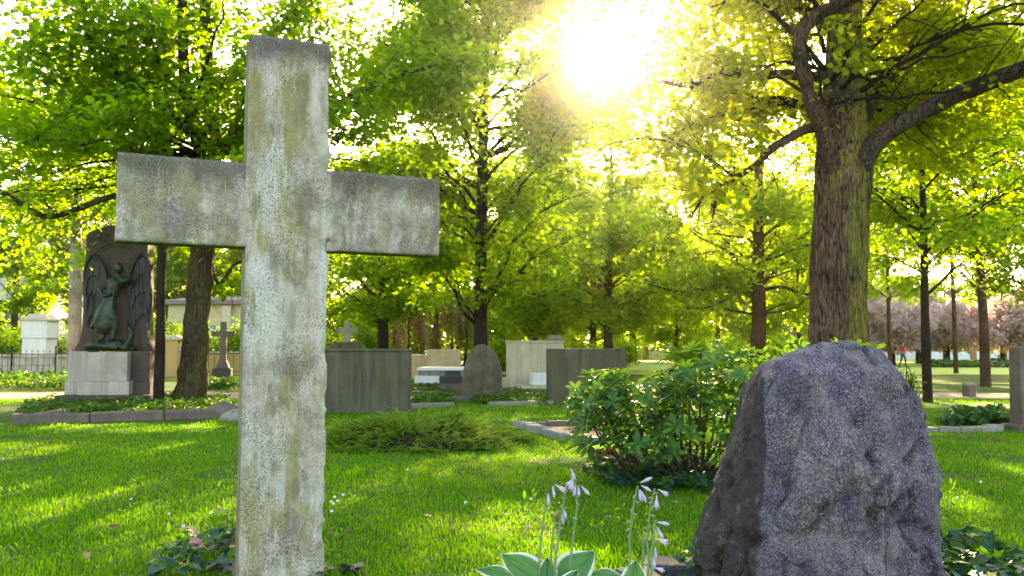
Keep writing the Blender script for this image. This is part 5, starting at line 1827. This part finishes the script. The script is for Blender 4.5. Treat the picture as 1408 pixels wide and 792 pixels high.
def ivy_patch(label, poly, n, size, hmax, seed, single=300, dead=0.0, tall=0.0):
    rs = np.random.default_rng(seed)
    c = [gpt(*p) for p in poly]
    xs_ = [p.x for p in c]; ys_ = [p.y for p in c]
    o = Vector((sum(xs_) / len(c), sum(ys_) / len(c), 0))
    t = thing('ivy_patch', label, 'ivy', o)

    def inside(x, y):
        r = False
        for i in range(len(c)):
            a, b = c[i], c[i - 1]
            if (a.y > y) != (b.y > y) and x < (b.x - a.x) * (y - a.y) / (b.y - a.y) + a.x: r = not r
        return r
    pts = []
    while len(pts) < n:
        x, y = rs.uniform(min(xs_), max(xs_)), rs.uniform(min(ys_), max(ys_))
        if inside(x, y):
            hn = (.55 + .75 * mnoise.noise(Vector((x * 3.5, y * 3.5, seed)))) * hmax
            pts.append((x - o.x, y - o.y, .02 + max(.02, hn) * rs.uniform(.25, 1) ** .7))
    P = np.array(pts)
    M = frames(n, rs.uniform(0, 6.28, n), rs.normal(-.25, .4, n), rs.normal(0, .45, n))
    # lift the blade faces towards the light and the open side
    S = size * rs.uniform(.6, 1.25, n)
    order = np.argsort(P[:, 1] - 2.0 * P[:, 2])
    near, rest = order[:single], order[single:]
    V, F = leaf_geo(np.zeros((1, 3)), np.eye(3)[None], np.ones(1), IVY_T)
    lms = [LEAF_I, leaf_mat('leaf_ivy_bluish', [(0, (.012, .05, .035)), (1, (.03, .10, .055))], [(0, (.02, .08, .03)), (1, (.05, .16, .05))], .2, .42, .45), LEAF_W]
    mes = []
    for m in lms:
        me = np_mesh('leaf', V, F, False); me.materials.append(m); mes.append(me)
    dm = np_mesh('dry_leaf', V, F, False); dm.materials.append(flat_mat('dry_pink_leaf', (.30, .17, .16), .7, 0, .4, 30))
    for i in near:
        isd = rs.uniform() < dead
        k = rs.choice([0, 0, 0, 1, 1, 2])
        ob = link('dry_leaf' if isd else 'leaf', dm if isd else mes[k], None, t)
        ob.matrix_local = Matrix.Translation(P[i]) @ Matrix(M[i].tolist()).to_4x4() @ Matrix.Scale(float(S[i] * (1.5 if isd else 1)), 4)
    if len(rest):
        V, F = leaf_geo(P[rest], M[rest], S[rest], IVY_T)
        tag(link('foliage', np_mesh('foliage', V, F), LEAF_I, t), kind='stuff')
    mb = MB()
    for k in range(max(6, n // 14)):
        i = rs.integers(0, n); j = (i + rs.integers(1, n)) % n
        a, b = P[i], P[j]
        if np.linalg.norm(a - b) > .6: b = a + (b - a) / np.linalg.norm(b - a) * .5
        mb.tube([(a[0], a[1], a[2] * .6), ((a[0] + b[0]) / 2, (a[1] + b[1]) / 2, .03), (b[0], b[1], b[2] * .8)], .0035, 4, cap=False)
    tag(mb.build('stems', BARK_DARK, t), kind='stuff')


ivy_patch('dark ivy with some dry pinkish leaves at the left foot of the big cross', ((195, 790), (215, 768), (262, 742), (300, 738), (326, 735), (328, 800), (200, 800)), 120, .085, .13, 201, 300, .14)
ivy_patch('dark ivy patch on the lawn at the foot of the boulder', ((1285, 748), (1310, 740), (1360, 748), (1400, 764), (1440, 790), (1440, 812), (1285, 812)), 230, .085, .13, 202)
ivy_patch('bluish ivy carpet spreading under the rhododendron', ((800, 655), (830, 640), (890, 632), (960, 634), (985, 660), (975, 682), (930, 682), (880, 676), (830, 668)), 1100, .085, .20, 203)
ivy_patch('few ivy leaves at the chipped side of the cross foot', ((445, 788), (470, 780), (500, 796), (445, 800)), 14, .07, .07, 204, 300, .3)
ivy_patch('small ivy sprig over the dark granite frame by the boulder', ((925, 790), (940, 775), (962, 770), (965, 800)), 24, .06, .14, 205)


# ================================================================== HOSTA
def hosta():
    d = 2.9
    c = pix(760, 840, d)
    t = thing('hosta_plant', 'hosta with white edged leaves and pale lilac flowers before the boulder', 'plant', (c.x, c.y, 0))
    o = Vector((c.x, c.y, 0))
    m = Mat('hosta_leaf')
    e = m.attr('edge'); v = m.attr('vein')
    en = m.math('ADD', e, m.math('MULTIPLY', m.math('SUBTRACT', m.noise(22, 4, .6), .5), .16))
    g = m.mix(m.ramp(m.noise(16, 4, .6), [(.3, 0), (.7, 1)]), (.045, .17, .035), (.09, .26, .06))
    g = m.mix(m.math('MULTIPLY', v, .35), g, (.12, .27, .09))
    fac = m.ramp(en, [(.74, 0), (.80, 1)])
    col = m.mix(fac, g, (.72, .74, .60))
    tr = m.mix(fac, (.12, .34, .05), (.70, .72, .50))
    m.leafy(col, tr, .25, .4, .4, m.bump(v, .4, .004))
    hm = m.mat

    def leaf(base, tip, width, nrm, arch=.10, cup=.16, fold=0.0):
        B, Tp = base - o, tip - o
        ax = Tp - B; L = ax.length; ax.normalize()
        N = Vector(nrm); N = (N - ax * N.dot(ax)).normalized()
        S = ax.cross(N)
        nu, nv = 22, 21
        V, ed, ve = [], [], []
        for i in range(nu + 1):
            u = i / nu
            w = width * (math.sin(math.pi * min(1, u * 1.02) ** .72) ** .72) * (1 - .12 * u) if 0 < u < 1 else 0.0
            for j in range(nv):
                s = -1 + 2 * j / (nv - 1)
                z = arch * L * math.sin(u * math.pi) - cup * w * (s * s) + .10 * w * abs(s) * -fold + .006 * math.sin(u * 9 + s * 2.5) * abs(s)
                q = abs(math.cos(s * math.pi * 3.5))
                V.append(B + ax * (u * L) + S * (s * w) + N * (z + .0025 * q - (.012 * (1 - abs(s)) ** 6)))
                ed.append(max(abs(s), abs(2 * u - 1) ** 6 if u > .5 else 0)); ve.append(q ** 6)
        F = [(i * nv + j, i * nv + j + 1, (i + 1) * nv + j + 1, (i + 1) * nv + j) for i in range(nu) for j in range(nv - 1)]
        me = bpy.data.meshes.new('leaf'); me.from_pydata(V, [], F)
        for nm, arr in (('edge', ed), ('vein', ve)):
            a = me.attributes.new(nm, 'FLOAT', 'POINT'); a.data.foreach_set('value', arr)
        me.polygons.foreach_set('use_smooth', [True] * len(F)); me.materials.append(hm); me.update()
        lf = link('leaf', me, None, t)
        mb = MB(); a, r = catmull([Vector((0, 0, .0)), B * .55 + Vector((0, 0, -.06)), B - ax * .0], [.008, .007, .005], 4)
        mb.tube(a, r, 6); mb.build('petiole', flat_mat('hosta_stalk', (.12, .24, .07), .5), lf, smooth=True)
    px = lambda x, y, dy=0.0: pix(x, y, d + dy)
    leaf(px(757, 812), px(688, 762, -.02), .072, (.25, -.75, .55), .08, .25)
    leaf(px(748, 802, .06), px(737, 763, .08), .030, (-.1, -1, .25), .05, .3)
    leaf(px(756, 808), px(752, 766, .03), .040, (.3, -1, .2), .06, .5)
    leaf(px(768, 806, .02), px(776, 768, .06), .034, (-.35, -1, .2), .05, .5)
    leaf(px(768, 802, .02), px(818, 758, .05), .068, (-.15, -.9, .5), .08, .25)
    leaf(px(766, 826, -.05), px(795, 783, -.04), .040, (.2, -1, .45), .08, .3)
    leaf(px(720, 812, -.05), px(652, 783, -.1), .038, (.1, -.6, .9), .18, .25)
    leaf(px(735, 806, -.02), px(668, 786, .0), .040, (.2, -.5, .9), .15, .25)
    leaf(px(872, 806, .02), px(804, 791, .02), .044, (.1, -.45, .95), .14, .25)
    leaf(px(870, 836), px(874, 769, .03), .060, (.1, -1, .35), .06, .3)
    leaf(px(775, 834, -.08), px(812, 806, -.2), .06, (0, -.6, .9), .15, .2)
    leaf(px(745, 840, -.08), px(700, 812, -.2), .06, (0, -.6, .9), .15, .2)
    sm_ = flat_mat('hosta_stem', (.20, .32, .13), .55, 0, .3, 30)
    fmat = Mat('lilac_petal'); fmat.leafy(fmat.mix(fmat.noise(30), (.60, .47, .74), (.82, .75, .88)), (.68, .56, .80), .4, .5, .3)
    bud = flat_mat('dry_bract', (.40, .34, .20), .8, 0, .4, 40)
    V0 = []
    mb = MB(); n = 12
    prof = [(0.0022, 0), (.0028, .010), (.0040, .018), (.0075, .028), (.0088, .036)]
    b = len(mb.v)
    mb.lathe(prof, n)
    last = len(mb.v) - n
    for k in range(6):
        a0, a1, a2 = (2 * math.pi * (2 * k) / n, 2 * math.pi * (2 * k + 1) / n, 2 * math.pi * (2 * k + 2) / n)
        r = .014
        tipi = len(mb.v); mb.v.append((r * 1.15 * math.cos(a1), r * 1.15 * math.sin(a1), .050))
        i0, i1, i2 = last + (2 * k) % n, last + (2 * k + 1) % n, last + (2 * k + 2) % n
        mb.f.append((i0, i1, tipi)); mb.m.append(0); mb.f.append((i1, i2, tipi)); mb.m.append(0)
    for k in range(4): mb.tube([(0, 0, .03), (.003 * math.cos(k * 1.6), .003 * math.sin(k * 1.6), .056)], .0006, 4)
    open_f = mb.mesh('flower', fmat.mat, True)
    mb = MB(); mb.lathe([(.0005, 0), (.0026, .006), (.0035, .014), (.0068, .030), (.0060, .040), (.0005, .052)], 10)
    closed_f = mb.mesh('flower', fmat.mat, True)
    mb = MB(); mb.lathe([(.0005, 0), (.003, .004), (.0035, .010), (.0005, .018)], 6); bud_m = mb.mesh('bract', bud, True)
    rs = random.Random(4)

    def stem(line, flowers, bracts):
        pts = [px(x, y, dy) - o for x, y, dy in line]
        base = Vector((pts[0].x * .6, pts[0].y + .02, .05))
        a, r = catmull([base] + pts, [.0048] + [.0042 - .0022 * i / len(pts) for i in range(len(pts))], 5)
        mb = MB(); mb.tube(a, r, 6); st = mb.build('flower_stem', sm_, t, smooth=True)
        for fx, fy, dx, dy_, op in flowers:
            # flower hangs from fx,fy and points along dx,dy in the picture
            p = px(fx, fy, rs.uniform(-.01, .01)) - o
            dr = Vector((dx, rs.uniform(-.45, .1), -dy_)).normalized()
            f = link('flower', open_f if op else closed_f, None, st)
            f.matrix_local = Matrix.Translation(p) @ dr.to_track_quat('Z', 'Y').to_matrix().to_4x4() @ Matrix.Scale(rs.uniform(.70, .88), 4)
        for bx, by, sc in bracts:
            p = px(bx, by) - o
            f = link('bract', bud_m, None, st)
            f.matrix_local = Matrix.Translation(p) @ Vector((rs.uniform(-1, 1), -.3, rs.uniform(-.6, .6))).normalized().to_track_quat('Z', 'Y').to_matrix().to_4x4() @ Matrix.Scale(sc, 4)
    stem([(742, 800, 0), (744, 740, .01), (749, 705, .01), (752, 678, 0)], [(760, 668, .15, 1, 0), (754, 678, .0, 1, 0)], [(748, 703, 1.2), (745, 722, .9), (753, 684, 1), (754, 690, .8), (757, 697, 1)])
    stem([(757, 800, .02), (759, 750, .02), (761, 723, .02)], [], [(760, 722, 1.2), (762, 728, .8)])
    stem([(762, 808, 0), (768, 740, .0), (771, 710, 0), (775, 690, .0), (778, 672, .0)], [(763, 666, .9, .55, 1), (773, 706, .1, 1, 0), (774, 697, .25, .9, 0)],
         [(768, 706, 1.2), (764, 710, 1.1), (772, 699, 1.2), (776, 688, 1), (777, 680, 1), (765, 720, 1), (763, 714, 1.2), (766, 702, 1.1), (779, 674, .9), (775, 694, 1)])
    stem([(783, 800, 0), (788, 740, 0), (793, 700, 0), (791, 670, .0), (787, 648, .0)], [(785, 644, .35, 1, 0), (787, 655, -.1, 1, 1), (792, 667, -.25, 1, 0), (795, 667, .05, 1, 0), (799, 668, .8, .85, 0), (789, 658, -.6, .5, 1)],
         [(794, 715, 1.3), (792, 690, 1), (790, 660, 1), (786, 650, .9), (788, 655, 1), (784, 652, .8)])
    stem([(862, 800, 0), (866, 740, 0), (869, 710, 0), (873, 685, 0), (877, 668, 0)], [(879, 673, .05, 1, 0), (880, 673, .25, 1, 0), (881, 674, .4, .9, 0), (881, 667, .9, .5, 0), (880, 664, .8, -.4, 0)],
         [(867, 733, 1), (868, 726, 1.1), (870, 706, 1), (871, 698, 1), (873, 690, 1), (875, 680, 1.1), (868, 716, 1)])
    stem([(888, 806, 0), (890, 750, 0), (892, 716, 0), (896, 690, 0), (900, 672, 0)], [(905, 673, .9, .45, 1), (903, 681, -.1, 1, 1)],
         [(891, 726, 1), (893, 708, 1.1), (895, 697, 1), (897, 690, 1), (898, 684, 1.1), (892, 718, 1), (899, 678, .9)])
    stem([(892, 810, -.03), (895, 770, -.03), (899, 735, -.03), (901, 715, -.03)], [(899, 720, .05, 1, 0), (903, 724, .5, 1, 0), (901, 740, .9, .3, 1), (901, 752, .05, 1, 0), (899, 765, .0, 1, 0), (898, 780, .9, .25, 1), (903, 718, .9, .15, 0)],
         [(897, 730, 1), (899, 726, 1), (894, 742, 1), (895, 762, .9)])
    stem([(880, 800, .06), (884, 750, .06), (886, 735, .06)], [], [(886, 734, 1)])


hosta()

# ================================================================== SMALL THINGS ON THE LAWN
leafm = [flat_mat('dry_leaf_brown', (.22, .11, .05), .8, 0, .5, 30), flat_mat('dry_leaf_tan', (.42, .28, .14), .8, 0, .4, 30)]
V, F = leaf_geo(np.zeros((1, 3)), np.eye(3)[None], np.ones(1), IVY_T)
fl = []
for m in leafm:
    me = np_mesh('fallen_leaf', V * np.array([1, .8, 2.5]), F); me.materials.append(m); fl.append(me)
for k, (px, py) in enumerate(((513, 672), (190, 648), (237, 731), (300, 712), (480, 738), (520, 741), (455, 745), (610, 657), (650, 690), (700, 716), (330, 660), (120, 772), (215, 655), (60, 640), (560, 700), (640, 640), (770, 640), (1320, 700), (1350, 660), (840, 720), (150, 735), (90, 700), (260, 668), (400, 760), (490, 690), (585, 718), (690, 672), (545, 640), (170, 612), (1330, 640), (1380, 710), (930, 700), (730, 735), (300, 618))):
    p = gpt(px, py)
    o = link('fallen_leaf', fl[k % 2], None, None, (p.x, p.y, .055), (R.uniform(-.5, .5), R.uniform(-.5, .5), R.uniform(0, 6.3)))
    s = R.uniform(.05, .085); o.scale = (s, s, s)
    tag(o, 'single dry leaf lying on the green lawn', 'fallen leaf', 'dry leaves fallen on the lawn')
wm = flat_mat('daisy_petal', (.8, .8, .78), .7, 0, .05); ym = flat_mat('daisy_eye', (.7, .45, .04), .7, 0, .1)
mb = MB()
mb.tube([(0, 0, -.05), (0, 0, 0)], .001, 4, mi=1)
mb.lathe([(.0, .003), (.004, .002), (.004, 0)], 8, mi=1)
for k in range(11):
    a = k * 2 * math.pi / 11
    c_, s_ = math.cos(a), math.sin(a)
    mb.add([(.003 * c_, .003 * s_, 0), (.009 * c_ - .003 * s_, .009 * s_ + .003 * c_, .002), (.013 * c_, .013 * s_, .001), (.009 * c_ + .003 * s_, .009 * s_ - .003 * c_, .002)], [(0, 3, 2, 1)])
dm = mb.mesh('daisy', [wm, ym])
for k, (px, py) in enumerate(((455, 704), (460, 697), (464, 703), (472, 694), (456, 718), (458, 707), (1317, 698), (1349, 675), (560, 657), (232, 722), (290, 720), (252, 740), (730, 700), (180, 700), (640, 705))):
    p = gpt(px, py)
    o = link('daisy', dm, None, None, (p.x, p.y, .085), (.7, 0, R.uniform(-.6, .6)))
    o.scale = (1.05, 1.05, 1.05)
    tag(o, 'tiny white daisy blooming in the lawn grass', 'flower', 'white daisies in the lawn')

# ================================================================== HAZE
hm = Mat('sun_glow_air')  # added volume that scatters sunlight into a glow around the sun
pv = hm.n('ShaderNodeVolumePrincipled')
pv.inputs['Color'].default_value = (1.0, .95, .86, 1)
pv.inputs['Density'].default_value = .00027
pv.inputs['Anisotropy'].default_value = .945
hm.nt.links.new(pv.outputs[0], hm.out.inputs['Volume'])
mb = MB(); mb.add([(x, y, z) for z in (-1.2, 24) for x, y in ((-330, -70), (330, -70), (330, 430), (-330, 430))],
                  [(3, 2, 1, 0), (4, 5, 6, 7), (0, 1, 5, 4), (1, 2, 6, 5), (2, 3, 7, 6), (3, 0, 4, 7)])
tag(mb.build('haze', hm.mat), kind='stuff')
